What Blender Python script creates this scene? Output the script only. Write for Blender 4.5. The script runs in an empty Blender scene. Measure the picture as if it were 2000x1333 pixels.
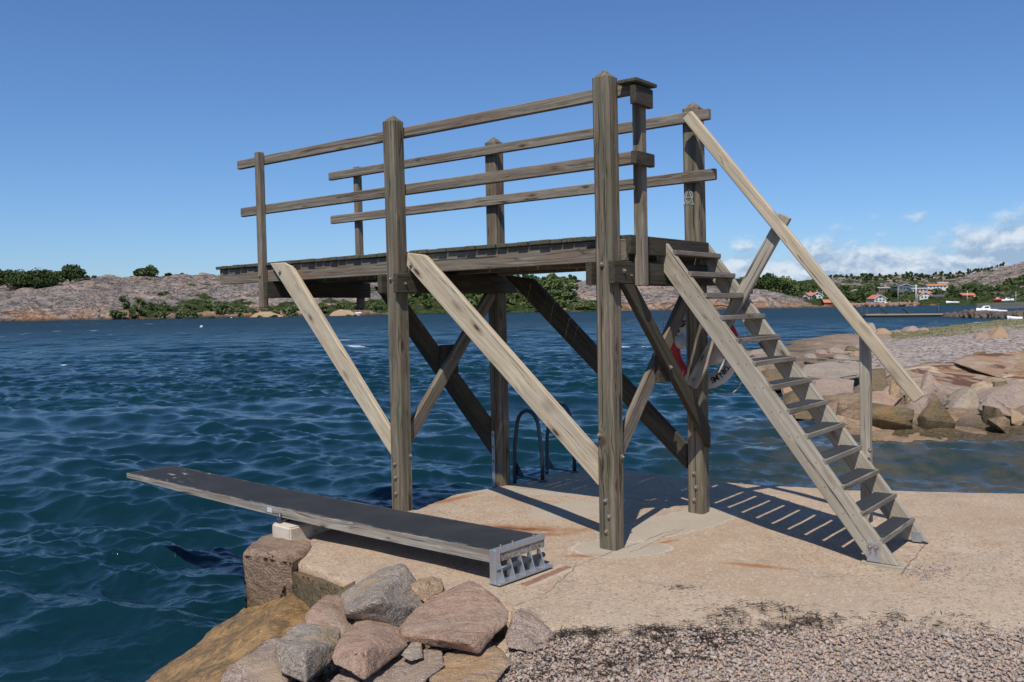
import bpy, bmesh, math, random
import numpy as np
from mathutils import Vector, Matrix
random.seed(7)
SC = bpy.context.scene
COL = SC.collection
# ------------------------------------------------------------------ camera
FPX, CX, CY, EYE = 1771.73, 1000.0, 666.5, 1.65      # pixels of the 2000 px photograph
PITCH, ROLL = 0.0385, 0.0137
SEA = -0.75
_F = Vector((0, math.cos(PITCH), -math.sin(PITCH)))
_U0 = Vector((0, math.sin(PITCH), math.cos(PITCH))); _R0 = Vector((1, 0, 0))
_R = _R0*math.cos(ROLL) - _U0*math.sin(ROLL); _U = _U0*math.cos(ROLL) + _R0*math.sin(ROLL)
cam_data = bpy.data.cameras.new('camera'); cam = bpy.data.objects.new('camera', cam_data)
COL.objects.link(cam); SC.camera = cam
cam_data.sensor_width = 36; cam_data.lens = FPX/2000*36
cam_data.clip_start = 0.05; cam_data.clip_end = 20000
cam.matrix_world = Matrix(((_R.x, _U.x, -_F.x, 0), (_R.y, _U.y, -_F.y, 0), (_R.z, _U.z, -_F.z, EYE), (0, 0, 0, 1)))
# ------------------------------------------------------------------ light
SUN_EL = math.radians(55.5); SH_AZ = math.radians(14.0)   # shadows run 14 degrees right of straight ahead
to_sun = Vector((-math.sin(SH_AZ)*math.cos(SUN_EL), -math.cos(SH_AZ)*math.cos(SUN_EL), math.sin(SUN_EL)))
sun_d = bpy.data.lights.new('sun', 'SUN'); sun_d.energy = 4.3; sun_d.angle = math.radians(0.53)
sun_d.color = (1.0, 0.95, 0.87)
sun = bpy.data.objects.new('sun', sun_d); COL.objects.link(sun)
sun.rotation_euler = to_sun.to_track_quat('Z', 'Y').to_euler(); sun.location = (-5, -20, 30)
SC.view_settings.view_transform = 'Standard'; SC.view_settings.look = 'None'
SC.view_settings.exposure = 0.0; SC.view_settings.gamma = 1.0; SC.view_settings.use_curve_mapping = False
SC.render.engine = 'CYCLES'
SC.render.resolution_x = 1024; SC.render.resolution_y = 682

# ------------------------------------------------------------------ node helpers
class NT:
    def __init__(self, nt): self.nt = nt; self.n = nt.nodes; self.l = nt.links
    def add(self, t, **k):
        n = self.n.new(t)
        for a, v in k.items(): setattr(n, a, v)
        return n
    def put(self, sock, v):
        if isinstance(v, bpy.types.NodeSocket): self.l.new(v, sock)
        elif isinstance(v, (tuple, list)) and len(v) == 3 and sock.type == 'RGBA': sock.default_value = (*v, 1)
        else: sock.default_value = v
    def math(self, op, a, b=None, c=None, clamp=False):
        n = self.add('ShaderNodeMath', operation=op, use_clamp=clamp)
        self.put(n.inputs[0], a)
        if b is not None: self.put(n.inputs[1], b)
        if c is not None: self.put(n.inputs[2], c)
        return n.outputs[0]
    def vmath(self, op, a, b=None):
        n = self.add('ShaderNodeVectorMath', operation=op); self.put(n.inputs[0], a)
        if b is not None:
            if op == 'SCALE': self.put(n.inputs['Scale'], b)
            else: self.put(n.inputs[1], b)
        return n.outputs[0]
    def noise(self, vec, scale=1, detail=3, rough=.5, dist=0, out=0, **k):
        n = self.add('ShaderNodeTexNoise', **k); self.put(n.inputs['Vector'], vec)
        n.inputs['Scale'].default_value = scale; n.inputs['Detail'].default_value = detail
        n.inputs['Roughness'].default_value = rough; n.inputs['Distortion'].default_value = dist
        return n.outputs[out]
    def voro(self, vec, scale=1, feature='F1', out='Distance', rnd=1.0):
        n = self.add('ShaderNodeTexVoronoi', feature=feature); self.put(n.inputs['Vector'], vec)
        n.inputs['Scale'].default_value = scale; n.inputs['Randomness'].default_value = rnd
        return n.outputs[out]
    def ramp(self, fac, stops, interp='LINEAR'):
        n = self.add('ShaderNodeValToRGB'); self.put(n.inputs[0], fac); cr = n.color_ramp; cr.interpolation = interp
        while len(cr.elements) < len(stops): cr.elements.new(.5)
        for e, (p, c) in zip(cr.elements, stops):
            e.position = p
            e.color = (c, c, c, 1) if isinstance(c, (int, float)) else (*c, 1)
        return n.outputs[0]
    def mix(self, fac, a, b, blend='MIX'):
        n = self.add('ShaderNodeMix', data_type='RGBA', blend_type=blend); n.clamp_factor = True
        self.put(n.inputs[0], fac); self.put(n.inputs[6], a); self.put(n.inputs[7], b)
        return n.outputs[2]
    def mapr(self, v, a, b, c=0., d=1., smooth=False):
        n = self.add('ShaderNodeMapRange'); n.clamp = True
        if smooth: n.interpolation_type = 'SMOOTHSTEP'
        self.put(n.inputs[0], v)
        for i, x in enumerate((a, b, c, d)): self.put(n.inputs[i+1], x)
        return n.outputs[0]
    def sep(self, v):
        n = self.add('ShaderNodeSeparateXYZ'); self.put(n.inputs[0], v); return n.outputs
    def comb(self, x, y, z):
        n = self.add('ShaderNodeCombineXYZ')
        for i, v in enumerate((x, y, z)): self.put(n.inputs[i], v)
        return n.outputs[0]
    def bump(self, h, strength=.5, dist=.01, normal=None):
        n = self.add('ShaderNodeBump'); self.put(n.inputs['Height'], h)
        n.inputs['Strength'].default_value = strength; n.inputs['Distance'].default_value = dist
        if normal is not None: self.put(n.inputs['Normal'], normal)
        return n.outputs[0]
def new_mat(name):
    m = bpy.data.materials.new(name); m.use_nodes = True
    t = NT(m.node_tree); b = t.n['Principled BSDF']
    return m, t, b
def coords(t, kind='Object', rnd=True):
    tc = t.add('ShaderNodeTexCoord'); v = tc.outputs[kind]
    if rnd:
        oi = t.add('ShaderNodeObjectInfo')
        off = t.vmath('SCALE', (13.7, 7.1, 9.3), t.math('MULTIPLY', oi.outputs['Random'], 7.0))
        v = t.vmath('ADD', v, off)
        return v, oi.outputs['Random']
    return v, None
def plain(name, col, rough=.6, metal=0., noise=.15, scale=20, bump=0.):
    m, t, b = new_mat(name); v, r = coords(t)
    n = t.noise(v, scale, 4, .6)
    c = t.mix(n, tuple(x*(1-noise) for x in col), tuple(min(1, x*(1+noise)) for x in col))
    t.put(b.inputs['Base Color'], c); b.inputs['Roughness'].default_value = rough; b.inputs['Metallic'].default_value = metal
    if bump: t.put(b.inputs['Normal'], t.bump(n, bump, .004))
    return m
# ------------------------------------------------------------------ world: sky with a bank of low cumulus on the right
world = bpy.data.worlds.new('World'); SC.world = world; world.use_nodes = True
t = NT(world.node_tree)
bg = t.n['Background']
sky = t.add('ShaderNodeTexSky', sky_type='NISHITA'); sky.sun_disc = False
sky.sun_elevation = SUN_EL
sky.sun_rotation = math.atan2(to_sun.x, to_sun.y)
sky.altitude = 0; sky.air_density = 1.0; sky.dust_density = 0.25; sky.ozone_density = 3.0
hs = t.add('ShaderNodeHueSaturation'); hs.inputs['Saturation'].default_value = 1.0; hs.inputs['Value'].default_value = 1.0
t.l.new(sky.outputs[0], hs.inputs['Color'])
tc = t.add('ShaderNodeTexCoord'); dirv = tc.outputs['Generated']
sx, sy, sz = t.sep(dirv)
az = t.math('ARCTAN2', sx, sy)
cv = t.comb(t.math('MULTIPLY', az, 17.0), t.math('MULTIPLY', sz, 27.0), 0.0)
n1 = t.noise(cv, 1.0, 7, .58, .2)
cv2 = t.comb(t.math('ADD', t.math('MULTIPLY', az, 17.0), -.06), t.math('MULTIPLY', t.math('ADD', sz, .008), 27.0), 0.0)
n2 = t.noise(cv2, 1.0, 7, .58, .2)
# height of the cloud bank: none left of the stairs, rising to the right and going on round the horizon
top = t.ramp(t.mapr(az, .17, .62), [(0, 0.), (.07, .42), (.16, .60), (.28, .56), (.5, .62), (.72, .68), (.85, .95)])
band = t.math('SUBTRACT', t.math('MULTIPLY', top, .125), sz)
dens = t.math('ADD', t.math('MULTIPLY', band, 24.0), t.math('MULTIPLY', t.math('SUBTRACT', n1, .5), 3.0))
cmask = t.mapr(dens, .05, .85, 0., 1., True)
cmask = t.math('MULTIPLY', cmask, t.mapr(az, .17, .215))
cmask = t.math('MULTIPLY', cmask, t.mapr(sz, -.02, .03, .6, .93))
shade = t.math('MULTIPLY', t.math('SUBTRACT', n1, n2), 9.0)
lit = t.math('ADD', t.mapr(dens, .0, 1.6, .72, .10), t.math('MULTIPLY', shade, .8), clamp=True)
ccol = t.mix(lit, (3.1, 4.3, 6.0), (6.6, 7.3, 8.2))
tint = t.mix(t.mapr(sz, .0, .16), (.56, .76, 1.12), (.57, .77, 1.05))
skyb = t.mix(1.0, hs.outputs[0], tint, 'MULTIPLY')
skyc = t.mix(cmask, skyb, ccol)
t.put(bg.inputs['Color'], skyc); bg.inputs['Strength'].default_value = 0.107

# ------------------------------------------------------------------ object helpers
def tag(o, label=None, cat=None, group=None, kind=None):
    if label: o['label'] = label
    if cat: o['category'] = cat
    if group: o['group'] = group
    if kind: o['kind'] = kind
    return o
def link(name, me, mats, parent=None, mw=None):
    o = bpy.data.objects.new(name, me); COL.objects.link(o)
    for m in (mats if isinstance(mats, (list, tuple)) else [mats]): me.materials.append(m)
    if parent is not None: o.parent = parent
    if mw is not None: o.matrix_basis = mw
    return o
def empty(name, loc=(0, 0, 0), rz=0.):
    o = bpy.data.objects.new(name, None); COL.objects.link(o); o.location = loc; o.rotation_euler = (0, 0, rz)
    o.empty_display_size = .2
    return o
def bm_obj(name, bm, mats, parent=None, mw=None, smooth=False):
    me = bpy.data.meshes.new(name); bm.to_mesh(me); bm.free()
    if smooth: me.polygons.foreach_set('use_smooth', [True]*len(me.polygons))
    return link(name, me, mats, parent, mw)
def np_mesh(name, V, Fq, mats, smooth=True, attrs=None, parent=None, kind=None):
    me = bpy.data.meshes.new(name)
    Fq = np.asarray(Fq, dtype=np.int32); nf, k = Fq.shape
    me.vertices.add(len(V)); me.vertices.foreach_set('co', np.asarray(V, dtype=np.float32).ravel())
    me.loops.add(nf*k); me.loops.foreach_set('vertex_index', Fq.ravel())
    me.polygons.add(nf); me.polygons.foreach_set('loop_start', np.arange(0, nf*k, k, dtype=np.int32))
    if smooth: me.polygons.foreach_set('use_smooth', np.ones(nf, dtype=bool))
    me.update(calc_edges=True); me.validate()
    for an, av in (attrs or {}).items():
        a = me.attributes.new(an, 'FLOAT', 'POINT'); a.data.foreach_set('value', np.asarray(av, dtype=np.float32))
    o = link(name, me, mats, parent)
    if kind: o['kind'] = kind
    return o
def grid_faces(nr, nc):
    i = np.arange(nr-1)[:, None]*nc + np.arange(nc-1)[None]
    i = i.ravel(); return np.stack([i, i+1, i+nc+1, i+nc], 1)
def frame(x, y, loc=(0, 0, 0)):
    x = Vector(x).normalized(); z = x.cross(Vector(y)).normalized(); y = z.cross(x)
    l = Vector(loc)
    return Matrix(((x.x, y.x, z.x, l.x), (x.y, y.y, z.y, l.y), (x.z, y.z, z.z, l.z), (0, 0, 0, 1)))
def prism(name, pts, ext, grain, mat, parent=None, bev=.004, seg=1, wob=.0):
    """polygon pts (3d) extruded by ext, mesh stored with local X along the grain"""
    pts = [Vector(p) for p in pts]; ext = Vector(ext)
    c = sum(pts, Vector())/len(pts) + ext/2
    mw = frame(grain, ext, c); inv = mw.inverted()
    bm = bmesh.new()
    a = [bm.verts.new(inv @ p) for p in pts]; b = [bm.verts.new(inv @ (p+ext)) for p in pts]
    n = len(pts)
    bm.faces.new(a); bm.faces.new(b[::-1])
    for i in range(n): bm.faces.new((a[i], b[i], b[(i+1) % n], a[(i+1) % n]))
    bmesh.ops.recalc_face_normals(bm, faces=bm.faces)
    if bev: bmesh.ops.bevel(bm, geom=list(bm.edges), offset=bev, segments=seg, affect='EDGES', clamp_overlap=True)
    return bm_obj(name, bm, mat, parent, mw)
def beam(name, p0, p1, wdir, w, tdir, t, mat, parent=None, bev=.004):
    """rectangular timber from p0 to p1 (centre line)"""
    p0 = Vector(p0); p1 = Vector(p1); g = (p1-p0).normalized()
    td = Vector(tdir); td = (td - g*td.dot(g)).normalized(); wd = g.cross(td)
    pts = [p0-wd*w/2-td*t/2, p0+wd*w/2-td*t/2, p1+wd*w/2-td*t/2, p1-wd*w/2-td*t/2]
    return prism(name, pts, td*t, g, mat, parent, bev)
def tube_np(path, rad, seg=10, closed=False):
    P = [Vector(p) for p in path]; n = len(P); V = []; Fs = []
    up = Vector((0, 0, 1))
    rr = rad if isinstance(rad, (list, tuple)) else [rad]*n
    prev = None
    for i in range(n):
        d = (P[(i+1) % n] - P[i-1]) if (closed or 0 < i < n-1) else (P[min(i+1, n-1)]-P[max(i-1, 0)])
        d.normalize()
        if prev is None:
            s = d.cross(up if abs(d.z) < .9 else Vector((1, 0, 0))).normalized()
        else: s = (prev - d*prev.dot(d)).normalized()
        prev = s; q = d.cross(s)
        for j in range(seg):
            a = 2*math.pi*j/seg; V.append(P[i]+(s*math.cos(a)+q*math.sin(a))*rr[i])
    m = n if closed else n-1
    for i in range(m):
        for j in range(seg):
            a = i*seg+j; b = i*seg+(j+1) % seg; c = ((i+1) % n)*seg+(j+1) % seg; d = ((i+1) % n)*seg+j
            Fs.append((a, b, c, d))
    return V, Fs
def tubes(name, paths, rad, mat, parent=None, seg=10, closed=False, caps=True):
    bm = bmesh.new()
    for p in paths:
        V, Fs = tube_np(p, rad, seg, closed)
        vs = [bm.verts.new(v) for v in V]
        for f in Fs: bm.faces.new([vs[i] for i in f])
        if caps and not closed:
            bm.faces.new(vs[:seg][::-1]); bm.faces.new(vs[-seg:])
    bmesh.ops.recalc_face_normals(bm, faces=bm.faces)
    return bm_obj(name, bm, mat, parent, smooth=True)
# vectorised gradient-ish noise
_rs = np.random.RandomState(3); _perm = _rs.permutation(4096); _grad = _rs.uniform(-1, 1, (4096, 3))
def _h(i, j, k): return _perm[(_perm[(_perm[i & 4095]+j) & 4095]+k) & 4095]
def pnoise(x, y, z):
    x, y, z = [np.asarray(q, dtype=np.float64) for q in np.broadcast_arrays(x, y, z)]
    xi, yi, zi = [np.floor(q).astype(np.int64) for q in (x, y, z)]
    fx, fy, fz = x-xi, y-yi, z-zi
    u, v, w = [f*f*f*(f*(f*6-15)+10) for f in (fx, fy, fz)]
    r = 0
    for a in (0, 1):
        for b in (0, 1):
            for c in (0, 1):
                g = _grad[_h(xi+a, yi+b, zi+c)]
                d = g[..., 0]*(fx-a)+g[..., 1]*(fy-b)+g[..., 2]*(fz-c)
                r = r + d*(u if a else 1-u)*(v if b else 1-v)*(w if c else 1-w)
    return r*1.4
def fbm(x, y, z=0., o=4, g=.5, l=2.03):
    r = 0; a = 1
    for i in range(o):
        r = r + a*pnoise(np.asarray(x)*l**i+i*17.3, np.asarray(y)*l**i+i*5.1, np.asarray(z)*l**i+i*9.7); a *= g
    return r
# pixel of the photograph -> direction / points
def ray(x, y): return _F + _R*((x-CX)/FPX) - _U*((y-CY)/FPX)
def at(x, y, D):
    d = ray(x, y); return Vector((0, 0, EYE)) + d*(D/d.y)
def gp(x, y, z=0.):
    d = ray(x, y); return Vector((0, 0, EYE)) + d*((z-EYE)/d.z)

# ================================================================== materials
def wood_mat(name, light, dark, stain, knots=.5, crack=.5, green=0., rough=.85, worn=0.):
    m, t, b = new_mat(name); v, rnd = coords(t)
    x, y, z = t.sep(v)
    k = t.voro(t.comb(t.math('MULTIPLY', x, 2.6), t.math('MULTIPLY', y, 2.2), t.math('MULTIPLY', z, 8.5)), 1.0)
    kin = t.mapr(k, .0, .42, 1., 0.)
    warp = t.noise(t.comb(t.math('MULTIPLY', x, 1.5), t.math('MULTIPLY', y, 6), t.math('MULTIPLY', z, 6)), 1, 2)
    off = t.math('ADD', t.math('MULTIPLY', t.math('MULTIPLY', kin, kin), .028), t.math('MULTIPLY', warp, .05))
    yy = t.math('ADD', y, off); zz = t.math('ADD', z, off)
    ring = t.noise(t.comb(t.math('MULTIPLY', x, .7), t.math('MULTIPLY', yy, 46), t.math('MULTIPLY', zz, 46)), 1, 2, .6)
    fine = t.noise(t.comb(t.math('MULTIPLY', x, 3.5), t.math('MULTIPLY', yy, 210), t.math('MULTIPLY', zz, 210)), 1, 3, .7)
    blot = t.noise(t.comb(t.math('MULTIPLY', x, 1.6), t.math('MULTIPLY', y, 5), t.math('MULTIPLY', z, 5)), 1, 4, .6)
    c = t.mix(t.mapr(ring, .32, .66), dark, light)
    c = t.mix(t.mapr(fine, .35, .65), t.mix(.5, c, dark), c)
    c = t.mix(t.math('MULTIPLY', t.mapr(blot, .48, .72), .75), c, stain)
    if green:
        gn = t.noise(t.comb(t.math('MULTIPLY', x, .9), t.math('MULTIPLY', y, 3), t.math('MULTIPLY', z, 3)), 1.7, 4, .65)
        c = t.mix(t.math('MULTIPLY', t.mapr(gn, .45, .7), green), c, (.085, .10, .062))
    bleach = t.noise(t.comb(t.math('MULTIPLY', x, 2.4), t.math('MULTIPLY', y, 11), t.math('MULTIPLY', z, 11)), 1, 5, .7)
    c = t.mix(t.math('MULTIPLY', t.mapr(bleach, .56, .8), .45), c, tuple(min(.8, q*1.5) for q in light))
    kd = t.mapr(k, .07, .13, 1., 0., True); kr = t.math('MULTIPLY', t.mapr(k, .11, .27, 1., 0.), .5)
    c = t.mix(t.math('MULTIPLY', kr, knots*1.3, clamp=True), c, (.16, .115, .075))
    c = t.mix(t.math('MULTIPLY', kd, knots, clamp=True), c, (.07, .05, .035))
    cr = t.noise(t.comb(t.math('MULTIPLY', x, .9), t.math('MULTIPLY', yy, 75), t.math('MULTIPLY', zz, 75)), 1, 1, .5)
    crm = t.mapr(cr, .70-.06*crack, .74-.05*crack, 0., 1.)
    c = t.mix(t.math('MULTIPLY', crm, .8), c, (.02, .016, .012))
    sp = t.noise(t.comb(t.math('MULTIPLY', x, .45), t.math('MULTIPLY', yy, 13), t.math('MULTIPLY', zz, 13)), 1, 2, .5)
    spm = t.math('MULTIPLY', t.mapr(t.math('ABSOLUTE', t.math('SUBTRACT', sp, .5)), .004, .013, 1., 0.), t.mapr(blot, .42, .56))
    crm = t.math('MAXIMUM', crm, t.math('MULTIPLY', spm, min(1., .35+crack*.6)))
    c = t.mix(t.math('MULTIPLY', spm, min(.85, .3+crack*.6)), c, (.025, .02, .015))
    c = t.mix(t.mapr(rnd, 0, 1, 0., .22), c, t.mix(1., c, (.62, .6, .58), 'MULTIPLY'))
    t.put(b.inputs['Base Color'], c); b.inputs['Roughness'].default_value = rough
    b.inputs['Specular IOR Level'].default_value = .3
    hgt = t.math('SUBTRACT', t.math('ADD', t.math('MULTIPLY', ring, .6), t.math('MULTIPLY', fine, .5)), t.math('MULTIPLY', crm, 1.4))
    t.put(b.inputs['Normal'], t.bump(hgt, .6, .003))
    return m
W_POST = wood_mat('weathered_post_wood', (.30, .248, .178), (.105, .083, .058), (.155, .105, .066), .95, 1., .5)
W_RAIL = wood_mat('weathered_rail_wood', (.32, .275, .215), (.12, .095, .072), (.18, .12, .08), .8, .4, .18)
W_DARK = wood_mat('shade_darkened_wood', (.095, .078, .055), (.04, .032, .023), (.06, .05, .032), .5, .5, .5)  # dark greenish timber; deep shade under the deck also put into the colour
W_LIGHT = wood_mat('pale_brace_wood', (.64, .53, .385), (.43, .34, .225), (.44, .39, .31), 1., .1, .0)
W_STAIR = wood_mat('grey_stair_wood', (.48, .435, .355), (.30, .26, .20), (.31, .255, .185), .85, .2, .0)
W_TREAD = wood_mat('tread_wood', (.33, .29, .235), (.17, .145, .11), (.13, .11, .085), .4, .3, .0)
W_MOSS = wood_mat('mossy_deck_wood', (.15, .135, .09), (.065, .055, .035), (.05, .045, .03), .3, .6, .9)
W_BOARD = wood_mat('bleached_board_wood', (.47, .43, .37), (.21, .185, .155), (.24, .15, .09), .4, 1., .1)
STEEL = plain('galvanised_steel', (.46, .48, .50), .45, .75, .2, 40)
BOLT = plain('rusty_bolt_steel', (.36, .30, .25), .5, .7, .35, 60)
LADDER = plain('dark_wet_steel_tube', (.09, .10, .115), .42, .6, .2, 30)
GRIP, t, b = new_mat('black_grip_surface')
v, r = coords(t)
g = t.noise(v, 420, 2, .6); g2 = t.noise(v, 3.5, 5, .65)
c = t.mix(t.mapr(g, .35, .75), (.012, .013, .016), (.05, .052, .06))
c = t.mix(t.math('MULTIPLY', t.mapr(g2, .5, .75), .4), c, (.085, .082, .08))
gx, gy, gz = t.sep(v)
wear = t.noise(v, 9, 5, .7)
t.put(b.inputs['Base Color'], t.mix(t.mapr(wear, .71, .76), c, (.42, .38, .32))); b.inputs['Roughness'].default_value = .88
t.put(b.inputs['Normal'], t.bump(g, .5, .002))
GRIP2, t, b = new_mat('worn_board_grip')
v, _ = coords(t, rnd=False); g = t.noise(v, 420, 2, .6); g2 = t.noise(v, 2.5, 6, .7); x, y, z = t.sep(v)
c = t.mix(t.mapr(g, .35, .75), (.007, .0075, .009), (.028, .029, .033)); c = t.mix(t.math('MULTIPLY', t.mapr(g2, .45, .7), .45), c, (.05, .048, .045))
wr = t.noise(t.vmath('MULTIPLY', v, (1., 2.2, 1.)), 4.5, 5, .65)
tipm = t.math('MULTIPLY', t.mapr(wr, .58, .64), t.math('MULTIPLY', t.mapr(x, 3.55, 3.75), t.mapr(x, 4.3, 4.15)))
c = t.mix(t.math('MULTIPLY', tipm, .8), c, (.34, .30, .26)); c = t.mix(t.mapr(t.noise(v, 9, 4, .7), .72, .75, 0., .7), c, (.4, .38, .34))
edge = t.math('MULTIPLY', t.mapr(t.math('ABSOLUTE', y), .205, .228), t.mapr(t.noise(v, 7, 5, .7), .45, .6)); c = t.mix(t.math('MULTIPLY', edge, .6), c, (.22, .2, .18))
t.put(b.inputs['Base Color'], c); b.inputs['Roughness'].default_value = .88; t.put(b.inputs['Normal'], t.bump(t.math('ADD', g, t.math('MULTIPLY', g2, 2.)), .5, .002))
RED = plain('red_buoy_plastic', (.52, .03, .02), .45, 0, .1, 8)
WHITE = plain('shade_greyed_white_plastic', (.58, .58, .57), .45, 0, .05, 8)  # white greyed in the colour for the ring hanging in shade
BLACK = plain('black_lettering', (.015, .015, .015), .6)
ROPE = plain('pale_grab_rope', (.5, .5, .48), .8)
CHALK = plain('chalky_paint', (.34, .35, .33), .9)

def granite_mat(name, base, second, dark=(.05, .045, .04), speck=.5, scale=1., stain=None, bump=.8, wet=False):
    m, t, b = new_mat(name); v, rnd = coords(t)
    big = t.noise(v, 2.2*scale, 6, .6, .4)
    c = t.mix(t.mapr(big, .35, .65), base, second)
    mid = t.noise(v, 14*scale, 6, .72)
    c = t.mix(t.mapr(mid, .42, .72), c, t.mix(1., c, (.62, .58, .55), 'MULTIPLY'))
    sp = t.voro(v, 170*scale, 'F1', 'Color'); s1, s2, s3 = t.sep(sp)
    c = t.mix(t.math('MULTIPLY', t.mapr(s1, .74, .8), speck*.8), c, dark)
    c = t.mix(t.math('MULTIPLY', t.mapr(s2, .80, .86), speck*.7), c, tuple(min(.85, q*1.55+.05) for q in base))
    if stain:
        sn = t.noise(v, 3.1*scale, 5, .65, .8)
        c = t.mix(t.math('MULTIPLY', t.mapr(sn, .5, .66), .85), c, stain)
    vein = t.noise(v, 5*scale, 3, .6, 1.5)
    vm = t.mapr(t.math('ABSOLUTE', t.math('SUBTRACT', vein, .5)), .0, .006, .3, 0.)
    c = t.mix(vm, c, dark)
    t.put(b.inputs['Base Color'], c)
    b.inputs['Roughness'].default_value = .35 if wet else .82
    b.inputs['Specular IOR Level'].default_value = .5 if wet else .25
    h1 = t.math('ADD', t.math('MULTIPLY', mid, 1.0), t.math('MULTIPLY', t.noise(v, 70*scale, 4, .7), .28))
    h1 = t.math('SUBTRACT', h1, t.math('MULTIPLY', vm, .4))
    frac = t.noise(t.vmath('MULTIPLY', v, (1., 1., 2.4)), 6*scale, 5, .7, 1.2); h1 = t.math('ADD', h1, t.math('MULTIPLY', frac, 1.6))
    t.put(b.inputs['Normal'], t.bump(h1, bump, .032/scale))
    return m
G_GREY = granite_mat('grey_granite', (.43, .36, .29), (.32, .265, .21), stain=(.42, .28, .14))
G_RED = granite_mat('red_granite', (.47, .305, .215), (.37, .25, .18), speck=.35, stain=(.40, .30, .22))
G_PINK = granite_mat('pink_granite', (.43, .315, .25), (.34, .265, .215), speck=.6, stain=(.38, .28, .18))
G_TAN = granite_mat('tan_granite', (.46, .32, .20), (.38, .26, .17), speck=.4, stain=(.42, .25, .11))
G_BLOCK = granite_mat('brown_granite_block', (.44, .30, .21), (.30, .20, .13), speck=.6, bump=1.0)
def _alg():
    t = NT(G_BLOCK.node_tree); b = t.n['Principled BSDF']; c = b.inputs['Base Color'].links[0].from_socket
    g = t.add('ShaderNodeNewGeometry'); x, y, z = t.sep(g.outputs['Position']); n = t.noise(g.outputs['Position'], 9, 5, .7)
    h = t.math('ADD', z, t.math('MULTIPLY', n, .22))
    c = t.mix(t.mapr(h, -.10, -.26, 0., .8), c, (.17, .115, .06)); c = t.mix(t.mapr(h, -.24, -.32, 0., .85), c, (.10, .10, .035))
    t.put(b.inputs['Base Color'], c)
_alg()
G_OLIVE = granite_mat('algae_stained_granite', (.22, .165, .095), (.14, .11, .06), speck=.4, stain=(.26, .15, .06))
G_SHORE = granite_mat('shore_rock', (.38, .26, .165), (.28, .19, .115), speck=.2, scale=.35, stain=(.11, .085, .04))
G_RUST = granite_mat('rust_stained_slab', (.46, .35, .25), (.40, .29, .20), speck=.2, scale=.4, stain=(.40, .17, .06))
def _rust():
    t = NT(G_RUST.node_tree); b = t.n['Principled BSDF']; c = b.inputs['Base Color'].links[0].from_socket
    v, r = coords(t); n = t.noise(t.vmath('MULTIPLY', v, (1.0, 1.0, .5)), .9, 5, .6, 1.5)
    c = t.mix(t.mapr(n, .53, .60, 0., .9), c, (.13, .055, .03)); c = t.mix(t.mapr(t.noise(v, .7, 4, .6, .5), .60, .64, 0., .8), c, (.60, .48, .33))
    t.put(b.inputs['Base Color'], c)
_rust()
G_CREAM = granite_mat('cream_lichen_rock', (.55, .44, .30), (.44, .33, .22), speck=.2, scale=.6, stain=(.50, .31, .12))

# concrete platform
M_CONC, t, b = new_mat('exposed_aggregate_concrete')
v, _ = coords(t, rnd=False)
x, y, z = t.sep(v)
big = t.noise(v, .55, 5, .6, .5); mid = t.noise(v, 3.2, 6, .65)
c = t.mix(t.mapr(big, .3, .7), (.44, .31, .20), (.53, .40, .275))
c = t.mix(t.math('MULTIPLY', t.mapr(mid, .48, .72), .55), c, (.40, .255, .145))
soft = t.noise(v, 1.3, 6, .7, 1.2); c = t.mix(t.math('MULTIPLY', t.mapr(soft, .5, .62), .5), c, (.34, .265, .195))
c = t.mix(t.math('MULTIPLY', t.mapr(t.noise(v, 2.1, 6, .75, .6), .56, .66), .4), c, (.60, .49, .37))
c = t.mix(t.math('MULTIPLY', t.mapr(y, 5.3, 4.6), .35), c, (.55, .45, .34))
ag2 = t.voro(v, 62, 'F1', 'Color'); b1, b2, b3 = t.sep(ag2)
c = t.mix(t.math('MULTIPLY', t.mapr(b1, .86, .9), t.mapr(big, .4, .6, .2, .75)), c, (.24, .165, .115)); c = t.mix(t.math('MULTIPLY', t.mapr(b2, .9, .94), .55), c, (.62, .53, .43)); c = t.mix(t.math('MULTIPLY', t.mapr(t.noise(v, .9, 7, .72, 1.), .55, .68), .4), c, (.28, .215, .155))
agg = t.voro(v, 150, 'F1', 'Color'); a1, a2, a3 = t.sep(agg)
c = t.mix(t.math('MULTIPLY', t.mapr(a1, .76, .84), t.mapr(mid, .35, .65, .15, .6)), c, (.20, .145, .105))
c = t.mix(t.math('MULTIPLY', t.mapr(a2, .84, .9), t.mapr(soft, .35, .65, .15, .5)), c, (.66, .56, .46))
g1 = t.noise(v, 60, 4, .75); c = t.mix(t.math('MULTIPLY', t.mapr(g1, .5, .75), .5), c, (.27, .19, .125))
# rust: near the two front posts and as streaks
def spot(cx, cy, rx, ry, ang=0., n=.5):
    dx = t.math('SUBTRACT', x, cx); dy = t.math('SUBTRACT', y, cy)
    ca, sa = math.cos(ang), math.sin(ang)
    u = t.math('DIVIDE', t.math('ADD', t.math('MULTIPLY', dx, ca), t.math('MULTIPLY', dy, sa)), rx)
    w = t.math('DIVIDE', t.math('SUBTRACT', t.math('MULTIPLY', dy, ca), t.math('MULTIPLY', dx, sa)), ry)
    d = t.math('SQRT', t.math('ADD', t.math('MULTIPLY', u, u), t.math('MULTIPLY', w, w)))
    return t.math('ADD', d, t.math('MULTIPLY', t.math('SUBTRACT', t.noise(v, 5, 5, .7), .5), n*2.2))
rust = [spot(-.02, 6.68, .62, .12, -.12, .9), spot(.16, 6.5, .25, .07, 0, .8), spot(.5, 5.95, .17, .05, .1, .7),
        spot(1.52, 5.62, .22, .045, -.4, .7), spot(-.55, 7.75, .36, .07, .75, .7), spot(1.02, 6.22, .16, .03, .5, .5)]
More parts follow.
